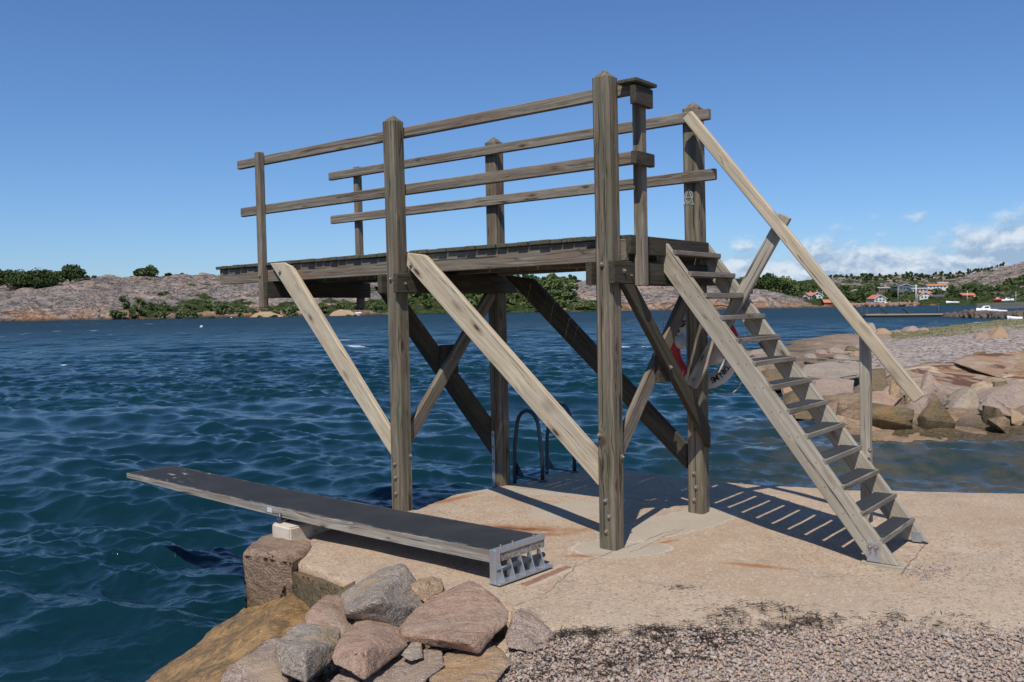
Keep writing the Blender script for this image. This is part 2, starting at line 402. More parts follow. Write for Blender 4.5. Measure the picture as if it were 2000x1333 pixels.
for i, s in enumerate(rust):
    c = t.mix(t.mapr(s, .35, 1.25, .85, 0., True), c, (.33, .14, .05))
    if i in (0, 1, 2): c = t.mix(t.mapr(s, .0, .55, .85, 0., True), c, (.13, .05, .03))
# smooth cement patches: round the posts, across the middle, beside the stairs
patches = [spot(.72, 6.1, .33, .22, 0, .25), spot(1.2, 6.75, .72, .24, .72, .35), spot(.2, 8.0, .95, .14, -.25, .3), spot(.55, 7.3, .5, .3, .6, .3)]
for s in patches: c = t.mix(t.mapr(s, .93, 1.0, .8, 0.), c, t.mix(t.mapr(mid, .3, .7), (.40, .33, .245), (.47, .41, .32)))
for s in patches[:2]: c = t.mix(t.mapr(t.math('ABSOLUTE', t.math('SUBTRACT', s, 1.0)), .0, .05, .6, 0.), c, (.62, .55, .46))
sq = t.math('MAXIMUM', t.math('ABSOLUTE', t.math('DIVIDE', t.math('SUBTRACT', t.math('ADD', x, t.math('MULTIPLY', y, -.55)), t.math('ADD', .486, t.math('MULTIPLY', t.math('SUBTRACT', mid, .5), .12))), .15)), t.math('ABSOLUTE', t.math('DIVIDE', t.math('SUBTRACT', y, t.math('ADD', 5.66, t.math('MULTIPLY', t.math('SUBTRACT', mid, .5), .2))), .27)))
c = t.mix(t.mapr(sq, .85, 1.05, .5, 0.), c, (.38, .335, .27))
sqe = t.math('MULTIPLY', t.mapr(t.math('ABSOLUTE', t.math('SUBTRACT', sq, 1.0)), .0, .03, 1., 0.), t.mapr(soft, .4, .55, 0., .55))
c = t.mix(sqe, c, (.17, .13, .10))
# red painted strip and joint by the spring board hinge
def seg(x0, y0, x1, y1, w, n=.02):
    L = math.hypot(x1-x0, y1-y0); ux, uy = (x1-x0)/L, (y1-y0)/L
    dx = t.math('SUBTRACT', x, x0); dy = t.math('SUBTRACT', y, y0)
    u = t.math('ADD', t.math('MULTIPLY', dx, ux), t.math('MULTIPLY', dy, uy))
    w_ = t.math('SUBTRACT', t.math('MULTIPLY', dy, ux), t.math('MULTIPLY', dx, uy))
    w_ = t.math('ADD', w_, t.math('MULTIPLY', t.math('SUBTRACT', t.noise(v, 4, 5, .7), .5), n*2))
    uo = t.math('SUBTRACT', t.math('ABSOLUTE', t.math('SUBTRACT', u, L/2)), L/2)
    return t.math('MAXIMUM', t.math('DIVIDE', t.math('ABSOLUTE', w_), w), t.math('ADD', t.math('MULTIPLY', uo, 20), 1))
def G2(px, py):
    p = gp(px, py); return p.x, p.y
a = G2(1020, 1142); q = G2(1112, 1104)
c = t.mix(t.math('MULTIPLY', t.mapr(seg(*a, *q, .075, .015), .9, 1.0, 1., 0.), .55), c, (.55, .45, .33))
red = t.math('MULTIPLY', t.mapr(seg(*a, *q, .032, .01), .8, 1.1, 1., 0.), t.mapr(t.noise(v, 26, 5, .7), .30, .5, .25, .9))
c = t.mix(red, c, (.24, .10, .07))
cracks = [(1128, 1102, 1165, 1088), (1128, 1102, 1060, 1165), (1060, 1165, 1000, 1185), (860, 1118, 945, 1098), (1000, 952, 1225, 975), (1225, 975, 1370, 985),
          (1000, 968, 1100, 985), (1565, 1128, 1760, 1122), (1760, 1122, 1812, 1060), (1165, 1088, 1320, 1035), (560, 1092, 570, 1062), (1230, 1078, 1345, 1030), (930, 1050, 1000, 1090)]
crk = None
for (x0, y0, x1, y1) in cracks:
    s = t.mapr(seg(*G2(x0, y0), *G2(x1, y1), .0045, .045), .5, 1.2, 1., 0.)
    crk = s if crk is None else t.math('MAXIMUM', crk, s)
crk = t.math('MULTIPLY', crk, t.mapr(t.noise(v, 6, 4, .7), .38, .56, .15, 1.)); c = t.mix(t.math('MULTIPLY', crk, .7), c, (.11, .08, .055))
gp_ = t.mapr(t.math('ADD', z, t.math('MULTIPLY', mid, .06)), -.02, -.12, 0., .8); c = t.mix(gp_, c, (.13, .095, .05))
c = t.mix(t.math('MULTIPLY', t.mapr(t.noise(v, 230, 2, .6), .56, .66), .45), c, (.24, .175, .12))
t.put(b.inputs['Base Color'], c); b.inputs['Roughness'].default_value = .9; b.inputs['Specular IOR Level'].default_value = .25
h = t.math('ADD', t.math('MULTIPLY', t.noise(v, 160, 3, .7), .5), t.math('MULTIPLY', mid, 1.2))
h = t.math('ADD', h, t.math('MULTIPLY', t.voro(v, 90), -.35)); h = t.math('SUBTRACT', h, t.math('MULTIPLY', crk, 1.0))
t.put(b.inputs['Normal'], t.bump(h, .75, .012))

# sea: one sheet round the whole place, real waves near, finer ones in the bump
M_SEA, t, b = new_mat('sea_water')
v, _ = coords(t, rnd=False); x, y, z = t.sep(v)
sh = t.add('ShaderNodeAttribute', attribute_name='shallow').outputs['Fac']
foam_a = t.add('ShaderNodeAttribute', attribute_name='foam').outputs['Fac']
deepn = t.noise(v, .05, 3, .6)
c = t.mix(t.mapr(deepn, .35, .65), (.0028, .019, .027), (.0038, .028, .032))
shn = t.noise(v, 1.4, 4, .65)
c = t.mix(t.math('MULTIPLY', sh, .9), c, t.mix(t.mapr(shn, .4, .62), (.03, .045, .04), (.085, .075, .05)))
rp = t.vmath('MULTIPLY', v, (.8, 1.0, 1.0))
r1 = t.noise(rp, 8., 5, .66, .5); r2 = t.noise(rp, 30, 3, .6, .3); r3 = t.noise(rp, .9, 4, .6)
dist = t.vmath('LENGTH', v); dl = t.add('ShaderNodeVectorMath', operation='LENGTH'); t.put(dl.inputs[0], v); dd = dl.outputs['Value']
nb = t.bump(t.math('ADD', t.math('MULTIPLY', r1, 1.0), t.math('MULTIPLY', r2, .32)), .6, .021)
fb = t.add('ShaderNodeBump'); t.put(fb.inputs['Height'], t.math('ADD', r3, t.math('MULTIPLY', t.noise(rp, 2.3, 3, .6), .5)))
t.put(fb.inputs['Strength'], t.mapr(dd, 25, 120, 0., 1.)); fb.inputs['Distance'].default_value = .9; t.put(fb.inputs['Normal'], nb)
t.put(b.inputs['Base Color'], c)
b.inputs['IOR'].default_value = 1.33; b.inputs['Specular IOR Level'].default_value = .5
t.put(b.inputs['Roughness'], t.mapr(dd, 8, 150, .06, .42)); t.put(b.inputs['Normal'], fb.outputs[0])
fm = t.noise(t.vmath('MULTIPLY', v, (.55, 1.3, 1.)), .42, 7, .62, .5)
foam = t.math('MULTIPLY', t.mapr(fm, .672, .70), t.mapr(dd, 14, 45))
foam = t.math('MAXIMUM', foam, t.math('MULTIPLY', foam_a, t.mapr(t.noise(v, 7, 5, .75), .5, .6)))
fd = t.add('ShaderNodeBsdfDiffuse'); fd.inputs['Color'].default_value = (.62, .68, .70, 1)
ms = t.add('ShaderNodeMixShader'); t.put(ms.inputs[0], foam); t.l.new(b.outputs[0], ms.inputs[1]); t.l.new(fd.outputs[0], ms.inputs[2])
t.l.new(ms.outputs[0], t.n['Material Output'].inputs['Surface'])

# far rocky hills
M_HILL, t, b = new_mat('far_granite_hills')
v, _ = coords(t, rnd=False); x, y, z = t.sep(v)
veg = t.add('ShaderNodeAttribute', attribute_name='veg').outputs['Fac']
elev = t.math('SUBTRACT', z, SEA)
w = t.vmath('MULTIPLY', v, (1., 1., 2.2))
n1 = t.noise(w, .06, 6, .65, .6); n2 = t.noise(w, .35, 6, .7, .5); n3 = t.noise(w, 1.6, 3, .7)
c = t.mix(t.mapr(n1, .43, .57), (.45, .385, .34), (.66, .485, .385))
lw = t.vmath('MULTIPLY', v, (.55, .55, 1.6)); led = t.noise(lw, .12, 6, .68, .8)
c = t.mix(t.math('MULTIPLY', t.mapr(led, .54, .64), .6), c, (.20, .175, .165))
c = t.mix(t.math('MULTIPLY', t.mapr(n2, .5, .62), .7), c, (.17, .15, .14))
c = t.mix(t.math('MULTIPLY', t.mapr(n3, .5, .75), .5), c, (.52, .44, .38))
cl = t.math('ABSOLUTE', t.math('SUBTRACT', t.noise(w, .10, 5, .62, 1.6), .5)); cbrk = t.mapr(t.noise(w, .21, 3, .6), .42, .6)
c = t.mix(t.math('MULTIPLY', t.mapr(cl, .0, .012, .9, 0.), cbrk), c, (.07, .06, .05))
cl2 = t.math('ABSOLUTE', t.math('SUBTRACT', t.noise(t.vmath('MULTIPLY', v, (.4, .4, 2.6)), .22, 4, .6, .6), .5)); c = t.mix(t.math('MULTIPLY', t.mapr(cl2, .0, .02, .75, 0.), t.mapr(n1, .42, .6)), c, (.09, .08, .07))
bigd = t.noise(w, .028, 3, .6); c = t.mix(t.math('MULTIPLY', t.mapr(bigd, .5, .62), .3), c, (.2, .18, .17))
orng = t.math('MULTIPLY', t.mapr(t.math('ADD', elev, t.math('MULTIPLY', n2, 9)), 6.2, 8.0, 1., 0.), t.mapr(t.noise(v, .09, 3), .42, .55))
c = t.mix(t.math('MULTIPLY', orng, .85), c, (.60, .32, .17))
c = t.mix(t.mapr(elev, .3, .9, .75, 0.), c, (.11, .08, .05))
gcol = t.mix(t.mapr(t.noise(v, .25, 5, .7), .35, .65), (.035, .065, .018), (.12, .15, .05))
gm = t.math('ADD', veg, t.math('MULTIPLY', t.math('SUBTRACT', t.noise(t.vmath('MULTIPLY', v, (.6, .6, 1.5)), .13, 6, .7), .5), 2.6))
c = t.mix(t.mapr(gm, .48, .56), c, gcol)
t.put(b.inputs['Base Color'], c); b.inputs['Roughness'].default_value = .95; b.inputs['Specular IOR Level'].default_value = .1
t.put(b.inputs['Normal'], t.bump(t.math('ADD', t.math('ADD', n2, t.math('MULTIPLY', led, 2.)), t.math('ADD', t.math('MULTIPLY', n3, .3), t.math('MULTIPLY', t.mapr(cl, 0, .03), .35))), 1.0, 3.0))

# near shore on the right: rock, gravel, grass
M_SHORE, t, b = new_mat('stony_shore')
v, _ = coords(t, rnd=False); x, y, z = t.sep(v)
veg = t.add('ShaderNodeAttribute', attribute_name='veg').outputs['Fac']
grv = t.add('ShaderNodeAttribute', attribute_name='gravel').outputs['Fac']
n1 = t.noise(v, .35, 5, .6, .4); n2 = t.noise(v, 2.2, 6, .7, .4); n3 = t.noise(v, 14, 4, .7)
c = t.mix(t.mapr(n1, .4, .6), (.43, .295, .20), (.33, .245, .18))
c = t.mix(t.math('MULTIPLY', t.mapr(n2, .5, .64), .7), c, (.18, .125, .075))
ck = t.math('ABSOLUTE', t.math('SUBTRACT', t.noise(v, .55, 5, .65, 1.), .5)); c = t.mix(t.mapr(ck, 0, .004, .6, 0.), c, (.09, .065, .045))
pb = t.voro(v, 9, 'F1', 'Color'); p1, p2, p3 = t.sep(pb)
gc = t.mix(p1, (.38, .30, .25), (.56, .46, .39)); gc = t.mix(t.mapr(p2, .7, .8), gc, (.17, .14, .12))
gc = t.mix(t.mapr(t.voro(v, 9, 'DISTANCE_TO_EDGE'), 0., .04, .5, 0.), gc, (.15, .12, .09))
c = t.mix(t.mapr(t.math('ADD', grv, t.math('MULTIPLY', t.math('SUBTRACT', n2, .5), .8)), .45, .55), c, gc)
gg = t.mix(t.mapr(t.noise(v, 3, 4, .7), .4, .65), (.16, .16, .07), (.29, .26, .14))
c = t.mix(t.mapr(t.math('ADD', veg, t.math('MULTIPLY', t.math('SUBTRACT', n2, .5), 1.3)), .45, .6), c, gg)
wetm = t.mapr(t.math('ADD', z, t.math('MULTIPLY', n2, .2)), SEA+.12, SEA+.42, 1., 0., True)
c = t.mix(wetm, c, t.mix(t.mapr(n3, .4, .6), (.06, .045, .02), (.15, .105, .05)))
t.put(b.inputs['Base Color'], c); t.put(b.inputs['Roughness'], t.mapr(wetm, 0, 1, .9, .5)); b.inputs['Specular IOR Level'].default_value = .3
t.put(b.inputs['Normal'], t.bump(t.math('ADD', t.math('ADD', n2, t.math('MULTIPLY', n3, .3)), t.math('MULTIPLY', p3, .1)), .9, .22))

# amber slab sloping under the water
M_AMBER, t, b = new_mat('amber_algae_slab')
v, _ = coords(t, rnd=False); x, y, z = t.sep(v)
n1 = t.noise(v, 2.2, 5, .6, .6); n2 = t.noise(v, 26, 4, .75); n3 = t.noise(t.vmath('MULTIPLY', v, (1, .6, 1)), 7, 5, .7, 1.)
c = t.mix(t.mapr(n1, .38, .62), (.29, .16, .055), (.42, .24, .085))
c = t.mix(t.math('MULTIPLY', t.mapr(n3, .46, .6), .75), c, (.10, .07, .028))
c = t.mix(t.math('MULTIPLY', t.mapr(n2, .5, .62), .6), c, (.06, .042, .018)); c = t.mix(t.math('MULTIPLY', t.mapr(t.noise(v, 90, 3, .7), .5, .66), .5), c, (.42, .27, .13)); wd_ = t.noise(t.vmath('MULTIPLY', v, (2., .7, 1.)), 3.3, 6, .72, 1.4); c = t.mix(t.math('MULTIPLY', t.mapr(wd_, .55, .64), .55), c, (.085, .06, .025))
c = t.mix(t.mapr(t.noise(v, 34, 1), .77, .79), c, (.7, .65, .55))
c = t.mix(t.mapr(t.math('ADD', z, t.math('MULTIPLY', n3, .16)), SEA+.08, SEA+.24, .85, 0., True), c, (.05, .04, .015))
t.put(b.inputs['Base Color'], c); b.inputs['Roughness'].default_value = .6
t.put(b.inputs['Normal'], t.bump(t.math('ADD', n2, t.math('ADD', n3, wd_)), .8, .03))

# foliage
def leaf_mat(name, a, bcol, c3):
    m, t, b = new_mat(name); v, rnd = coords(t)
    lv = t.add('ShaderNodeAttribute', attribute_name='shade').outputs['Fac']
    c = t.mix(lv, a, bcol); c = t.mix(t.mapr(t.noise(v, .45, 3, .6), .45, .65, 0., .6), c, c3)
    t.put(b.inputs['Base Color'], c); b.inputs['Roughness'].default_value = .75; b.inputs['Specular IOR Level'].default_value = .15
    return m
L_DARK = leaf_mat('dark_leaves', (.035, .058, .020), (.085, .115, .035), (.055, .085, .028))
L_MID = leaf_mat('green_leaves', (.065, .095, .03), (.17, .205, .07), (.12, .16, .05))
L_PALE = leaf_mat('pale_leaves', (.08, .105, .04), (.18, .20, .09), (.13, .16, .06))
L_WOOD = leaf_mat('wood_leaves', (.045, .07, .026), (.12, .15, .055), (.08, .115, .04))
BARK = plain('grey_bark', (.16, .13, .10), .9, 0, .3, 3)

# ================================================================== sea
def build_sea():
    NR = 900
    dep = np.concatenate([np.linspace(1.0, .0, 700)**1.0])
    # radii evenly spaced in the picture between 3 m and 450 m
    px = np.concatenate([np.linspace(907*2.4/3.2, 907*2.4/25., 800)[:-1], np.linspace(907*2.4/25., 907*2.4/420., 420)]); r = 907*2.4/px
    r = np.concatenate([[.4, 1.2, 2.2], r, [520, 700, 1000, 1600, 3000, 6000, 12000]])
    az = np.concatenate([np.linspace(-180, -48, 34)[:-1], np.linspace(-48, -36, 14)[:-1], np.linspace(-36, 37, 1050), np.linspace(37, 48, 14)[1:], np.linspace(48, 180, 34)[1:]])
    az = np.radians(az)
    R, A = np.meshgrid(r, az, indexing='ij')
    X = R*np.sin(A); Y = R*np.cos(A)
    dr = np.gradient(r)[:, None]*np.ones_like(A)
    rs = np.random.RandomState(11)
    Z = np.zeros_like(X); DX = np.zeros_like(X); DY = np.zeros_like(X)
    # the wind blows towards the viewer, slightly from the left: crests lie almost across the view
    # patches where the chop is stronger or weaker
    gust = 1.0 + .22*fbm(X/9., Y/14., 0.3, 3)
    wx = X + .06*fbm(X/1.3, Y/1.3, 5.1, 2); wy = Y + .06*fbm(X/1.1, Y/1.1, 8.4, 2)
    gp_ = np.clip(.85+.9*fbm(X/3.1, Y/5.2, 2.7, 3), .6, 1.5)
    for i in range(120):
        lam = (.085 if i < 84 else .7)*((.85/.085) if i < 84 else (7./.7))**rs.rand()
        th = math.radians(14)+rs.normal(0, .42 if lam > 1 else .58); k = 2*math.pi/lam
        kx, ky = k*math.sin(th), k*math.cos(th)
        a = .0086*lam*(1.15 if lam < .5 else 1.0 if lam < 1.2 else .66*(1.2/lam)**.2)
        ph = rs.rand()*6.283
        fade = np.clip((lam/dr-2.2)/1.5, 0, 1)*(gust if lam > .6 else gp_)
        p = kx*wx+ky*wy+ph
        Z += a*fade*np.sin(p)
        DX -= a*fade*.38*math.sin(th)*np.cos(p)*-1; DY -= a*fade*.38*math.cos(th)*np.cos(p)*-1
    # calmer in the lee of the shore on the right
    Z0 = Z.copy()
    lee = np.clip(1-((X-5)/6.)**2*.0-np.clip((13.5-Y)/6., 0, 1)*np.clip((X-1.5)/2.5, 0, 1)*.55, .3, 1)
    Z *= lee
    near = np.clip((R-2.)/2., 0, 1); far = np.clip((3000-R)/2000, 0, 1)
    # shallow water in the cove between the slab and the rocks
    sx = np.clip((X-1.7)/2.6, 0, 1); sy = np.clip((16.5-Y)/5.5, 0, 1)
    shallow = sx*sy
    shallow = np.maximum(shallow, np.clip((X-3.0)/2., 0, 1)*np.clip((19-Y)/4, 0, 1))
    # foam along the near rocks of the cove
    fo = np.exp(-((Y-(15.4+.0*X+.35*np.sin(X*1.7)))/.33)**2)*(X > 5.0)*.22
    V = np.stack([X+DX*near, Y+DY*near, SEA+Z*near], -1).reshape(-1, 3)
    Fq = grid_faces(len(r), len(az))
    return np_mesh('sea', V, Fq[:, ::-1], M_SEA, True, {'shallow': shallow.ravel(), 'foam': fo.ravel()}, kind='structure')
build_sea()

# ================================================================== land in columns taken from the photograph's skyline, each knot with its real distance
def land(name, cols, mat, nsub_r, ncol, amp, nscale, attrs=(), kind='structure', octv=5, seedz=0.):
    """cols: list of (px_x, [(px_y or ('z', z), D, a1, a2...), ...])"""
    xs = np.array([c[0] for c in cols], float); K = len(cols[0][1])
    D = np.zeros((len(cols), K)); Zv = np.zeros((len(cols), K)); AT = np.zeros((len(cols), K, len(attrs)))
    for i, (cx, kn) in enumerate(cols):
        for j, kk in enumerate(kn):
            D[i, j] = kk[1]
            if isinstance(kk[0], tuple): Zv[i, j] = kk[0][1]
            else: Zv[i, j] = at(cx, kk[0], kk[1]).z
            for q in range(len(attrs)): AT[i, j, q] = kk[2+q]
    X = np.linspace(xs[0], xs[-1], ncol)
    u = []
    for j in range(K-1): u += list(np.linspace(j, j+1, nsub_r[j], endpoint=False))
    u.append(K-1.); u = np.array(u)
    def interp2(T):
        a = np.stack([np.interp(X, xs, T[:, j]) for j in range(K)], 1)     # ncol,K
        j = np.minimum(u.astype(int), K-2); f = u-j
        return a[:, j]*(1-f)+a[:, j+1]*f                                   # ncol, nr
    def smooth(T, it=2):
        for _ in range(it):
            T = T.copy(); T[1:-1] = (T[:-2]+2*T[1:-1]+T[2:])/4; T[:, 1:-1] = (T[:, :-2]+2*T[:, 1:-1]+T[:, 2:])/4
        return T
    DD = smooth(interp2(D), 6); ZZ = smooth(interp2(Zv), 4)
    tanx = (X-CX)/FPX
    XX = DD*tanx[:, None]; 
    a = amp*np.clip(interp2(np.ones_like(D)), 0, 1)
    n = fbm(XX/nscale, DD/nscale, seedz, octv, .55)
    rid = 1-np.abs(fbm(XX/nscale/1.7+40, DD/nscale/1.7, seedz+3, 4, .5))*2
    scale = np.interp(u, np.arange(K), [0.25]+[1.]*(K-2)+[.6])[None]
    ZZ = ZZ + (n*.7+rid*.35-.2)*amp*scale
    V = np.stack([XX, DD, ZZ], -1).reshape(-1, 3)
    at_ = {nm: smooth(interp2(AT[..., q]), 2).ravel() for q, nm in enumerate(attrs)}
    o = np_mesh(name, V, grid_faces(ncol, len(u)), mat, True, at_, kind=kind)
    def height(px, Dq):
        i = int(np.clip(round((px-xs[0])/(xs[-1]-xs[0])*(ncol-1)), 0, ncol-1)); jj = int(np.argmin(np.abs(DD[i]-Dq)))
        return ZZ[i, jj]
    return o, height
# far shore: knots = waterline, bank, slope, near ridge, saddle, far ridge, back
def C(x, w, D0, y1, y2, y3, D3, yf, Df, vegs):
    return (x, [(('z', SEA-1.5), D0-4, 0), (w, D0, vegs[0]), (y1, D0+(D3-D0)*.22, vegs[1]), (y2, D0+(D3-D0)*.6, vegs[2]), (y3, D3, vegs[3]),
                (('z', at(x, y3, D3).z-2.5), D3+(Df-D3)*.4, vegs[4]), (yf, Df, vegs[5]), (('z', 0.), Df+160, 1)])
cols = [
 C(-700, 640, 240, 610, 590, 575, 300, 572, 420, (0, 0, .2, .5, 1, 1)),
 C(-250, 634, 250, 605, 580, 562, 310, 560, 420, (0, .1, .2, .5, 1, 1)),
 C(0,   630, 262, 600, 568, 549, 320, 548, 420, (0, .0, .15, .45, .9, .9)),
 C(60,  629, 264, 592, 566, 547, 322, 547, 430, (0, 0, .1, .4, .9, .9)),
 C(110, 628, 266, 588, 562, 547, 325, 547, 430, (0, 0, .1, .4, .8, .8)),
 C(160, 627, 268, 585, 562, 545, 330, 545, 430, (0, 0, .1, .25, .8, .6)),
 C(200, 627, 270, 600, 566, 543, 335, 543, 430, (0, .1, .05, .2, .6, .5)),
 C(250, 626, 273, 607, 570, 541, 340, 541, 430, (.3, .6, .1, .15, .5, .4)),
 C(300, 625, 276, 612, 572, 539, 340, 540, 430, (.3, .7, .15, .15, .5, .4)),
 C(350, 624, 279, 610, 574, 536, 340, 539, 430, (.3, .8, .15, .1, .5, .4)),
 C(400, 623, 283, 604, 576, 536, 340, 539, 430, (.3, .9, .3, .1, .5, .4)),
 C(450, 622, 287, 608, 580, 537, 340, 541, 430, (.3, .8, .2, .1, .5, .4)),
 C(520, 619, 292, 608, 582, 541, 345, 545, 440, (.2, .7, .1, .1, .5, .4)),
 C(600, 617, 298, 606, 584, 545, 350, 548, 440, (.2, .9, .3, .15, .5, .5)),
 C(680, 616, 304, 606, 586, 548, 355, 551, 450, (.2, .9, .2, .15, .5, .5)),
 C(760, 615, 310, 604, 588, 556, 360, 555, 450, (.4, .9, .7, .4, .8, .9)),
 C(860, 613, 316, 603, 590, 568, 370, 556, 460, (.8, .9, .95, .9, 1, 1)),
 C(950, 612, 322, 602, 590, 566, 375, 554, 460, (.8, .9, .95, .9, 1, 1)),
 C(1040, 611, 326, 603, 588, 562, 375, 550, 470, (.7, .8, .85, .8, 1, 1)),
 C(1100, 611, 330, 603, 585, 556, 375, 551, 480, (.6, .7, .8, .7, 1, 1)),
 C(1145, 610, 332, 604, 580, 551, 375, 556, 500, (.5, .7, .2, .1, .8, 1)),
 C(1200, 609, 335, 602, 576, 553, 375, 556, 520, (.4, .7, .05, .05, .6, 1)),
 C(1260, 608, 338, 596, 572, 555, 375, 558, 560, (.0, .05, .0, .05, .6, 1)),
 C(1330, 607, 342, 594, 572, 556, 378, 558, 600, (.0, .0, .0, .1, .6, 1)),
 C(1400, 606, 346, 594, 576, 560, 385, 556, 640, (.0, .0, .1, .2, .8, 1)),
 C(1460, 605, 350, 595, 578, 564, 392, 552, 680, (.0, .0, .2, .3, .9, 1)),
 C(1510, 604, 355, 596, 582, 571, 398, 553, 720, (.0, .0, .2, .3, .9, 1)),
 C(1560, 603, 362, 598, 588, 582, 405, 548, 760, (.0, .0, .3, .6, 1, 1)),
 C(1610, 603, 372, 599, 594, 590, 420, 541, 800, (.0, .1, .9, .9, 1, .45)),
 C(1660, 602, 385, 598, 594, 589, 440, 538, 820, (.0, .6, 1, 1, 1, .35)),
 C(1710, 601, 395, 597, 592, 586, 450, 537, 830, (.1, .8, 1, 1, 1, .35)),
 C(1780, 600, 402, 596, 590, 583, 460, 536, 840, (.1, .9, 1, 1, 1, .35)),
 C(1850, 600, 405, 595, 588, 580, 460, 535, 840, (.5, 1, 1, 1, 1, .35)),
 C(1900, 599, 405, 593, 586, 577, 460, 531, 820, (.5, 1, 1, .8, .8, .3)),
 C(1940, 598, 400, 591, 583, 572, 450, 524, 780, (.5, 1, .8, .6, .6, .25)),
 C(2000, 596, 380, 588, 578, 562, 430, 509, 740, (.5, 1, .7, .5, .5, .2)),
 C(2100, 594, 360, 584, 570, 550, 420, 492, 700, (.5, 1, .7, .5, .5, .2)),
 C(2700, 590, 360, 580, 560, 540, 420, 480, 700, (.5, 1, .7, .5, .5, .4)),
]
far_land, hill_h = land('hills', cols, M_HILL, [3, 26, 60, 60, 14, 50, 8], 1400, 2.6, 14., ('veg',), octv=7)

# near headland on the right
def K(x, y0, y1, d1, y2, d2, y3, d3, y4, d4, yf, df, vg, gv):
    y0 = y0+(9 if x > 1600 else 0); D0 = gp(x, y0, SEA-.1).y; q = .0 if x < 1520 else 1.
    return (x, [(('z', SEA-.9), D0-2.0, 0, 0), (('z', SEA-.1), D0, 0, 0), (y1+26*q, D0+d1, 0, gv[0]), (y2+30*q, D0+d2, vg[0], gv[1]), (y3+12*q, d3, vg[1], gv[2]), (y4, d4, vg[2], gv[3]),
                (yf, df, vg[3], 0), (('z', SEA-.3), df+5, 0, 0), (('z', SEA-1.5), df+12, 0, 0)])
cols2 = [
 K(1400, 716, 709, .8, 704, 1.6, 700, 40, 697, 42, 695, 43.5, (0, 0, 0, 0), (0, 0, 0, 0)),
 K(1450, 722, 706, 1., 699, 2.5, 694, 38, 688, 42, 685, 46, (0, 0, 0, 0), (0, 0, 0, 0)),
 K(1500, 745, 722, 1., 710, 2.5, 697, 34, 685, 43, 677, 50, (0, 0, 0, 0), (0, 0, 0, 0)),
 K(1560, 800, 768, 1.2, 742, 3.5, 712, 30, 685, 42, 664, 55, (0, 0, 0, 0), (0, 0, .1, .0)),
 K(1620, 850, 810, 1.2, 768, 3.5, 722, 27, 685, 40, 655, 60, (0, 0, 0, 0), (0, 0, .6, .2)),
 K(1680, 868, 815, 1.3, 778, 3.5, 725, 26, 685, 38, 650, 64, (0, 0, 0, .2), (0, .0, .8, .7)),
 K(1740, 872, 812, 1.3, 776, 3.5, 725, 26, 682, 38, 647, 66, (0, 0, 0, .6), (0, .0, .9, .9)),
 K(1800, 875, 812, 1.4, 775, 3.5, 722, 26, 676, 38, 643, 68, (0, 0, .1, .9), (0, .0, .9, .9)),
 K(1860, 880, 815, 1.4, 775, 3.4, 715, 26, 668, 38, 637, 72, (0, 0, .2, .9), (0, .0, .7, .9)),
 K(1930, 886, 822, 1.4, 775, 3.4, 710, 26, 660, 38, 628, 80, (0, .3, .1, .9), (0, .0, .6, 1)),
 K(2000, 893, 826, 1.4, 775, 3.4, 706, 26, 655, 38, 622, 88, (0, .7, .2, .9), (0, .0, .6, 1)),
 K(2100, 900, 830, 1.4, 775, 3.4, 700, 26, 650, 38, 616, 96, (0, .7, .2, .9), (0, .0, .6, 1)),
 K(2700, 940, 850, 1.4, 790, 3.4, 700, 26, 645, 38, 600, 110, (0, .7, .5, .9), (0, .0, .6, 1)),
]
near_land, shore_h = land('shore', cols2, M_SHORE, [4, 34, 40, 50, 40, 40, 12, 4], 700, .16, 1.7, ('veg', 'gravel'), seedz=9.)

# ================================================================== concrete platform, gravel ground, amber slab
OUT = [(-1.50, 6.35), (-1.52, 7.0), (-1.02, 7.46), (-.80, 7.40), (-.72, 7.6), (-.52, 7.98), (-.27, 8.2), (-.02, 8.40), (.12, 8.55), (.22, 8.82), (.6, 9.02), (1.16, 9.02),
       (1.64, 8.6), (1.9, 8.42), (2.42, 8.12), (2.9, 7.9), (3.6, 7.78), (4.36, 7.70), (6, 7.66), (12, 7.6), (12, -3), (-.25, -3), (-.25, 3.9), (-.2, 4.35), (-.02, 4.6), (-.04, 4.86),
       (-.55, 5.02), (-.86, 5.22), (-1.06, 5.44), (-1.27, 5.73), (-1.47, 5.97)]
def sdf(X, Y, poly):
    P = np.stack([X, Y], -1); n = len(poly); d = np.full(X.shape, 1e9); inside = np.zeros(X.shape, bool)
    for i in range(n):
        a = np.array(poly[i]); b = np.array(poly[(i+1) % n]); e = b-a
        tt = np.clip(((P-a)@e)/(e@e), 0, 1); q = P-a-tt[..., None]*e
        d = np.minimum(d, (q**2).sum(-1))
        c = ((a[1] <= Y) != (b[1] <= Y)) & (X < (b[0]-a[0])*(Y-a[1])/(b[1]-a[1]+1e-12)+a[0])
        inside ^= c
    return np.where(inside, 1, -1)*np.sqrt(d)
def ground_z(X, Y):
    z = .012*fbm(X/1.3, Y/1.3, 2., 3)
    z = z - .07*np.clip((-.9-X)/.9, 0, 1)**1.3            # dips towards the granite block
    z = z - .035*np.clip((4.75-Y)/.5, 0, 1)               # lower under the gravel
    return z
xs_ = np.concatenate([np.arange(-2.1, 3.0, .017), np.arange(3.0, 12.1, .06)])
ys_ = np.concatenate([np.arange(-3, 3.6, .15), np.arange(3.6, 9.3, .017)])
X, Y = np.meshgrid(xs_, ys_, indexing='ij')
S = sdf(X, Y, OUT) + .018*fbm(X/.16, Y/.16, 0, 4) + .03*fbm(X/.6, Y/.6, 4, 2)
keep = S > -.05
Z = ground_z(X, Y) - .03*np.clip(1-S/.035, 0, 1)**2 - np.where(S < 0, 1.3*np.clip(-S/.02, 0, 1), 0)
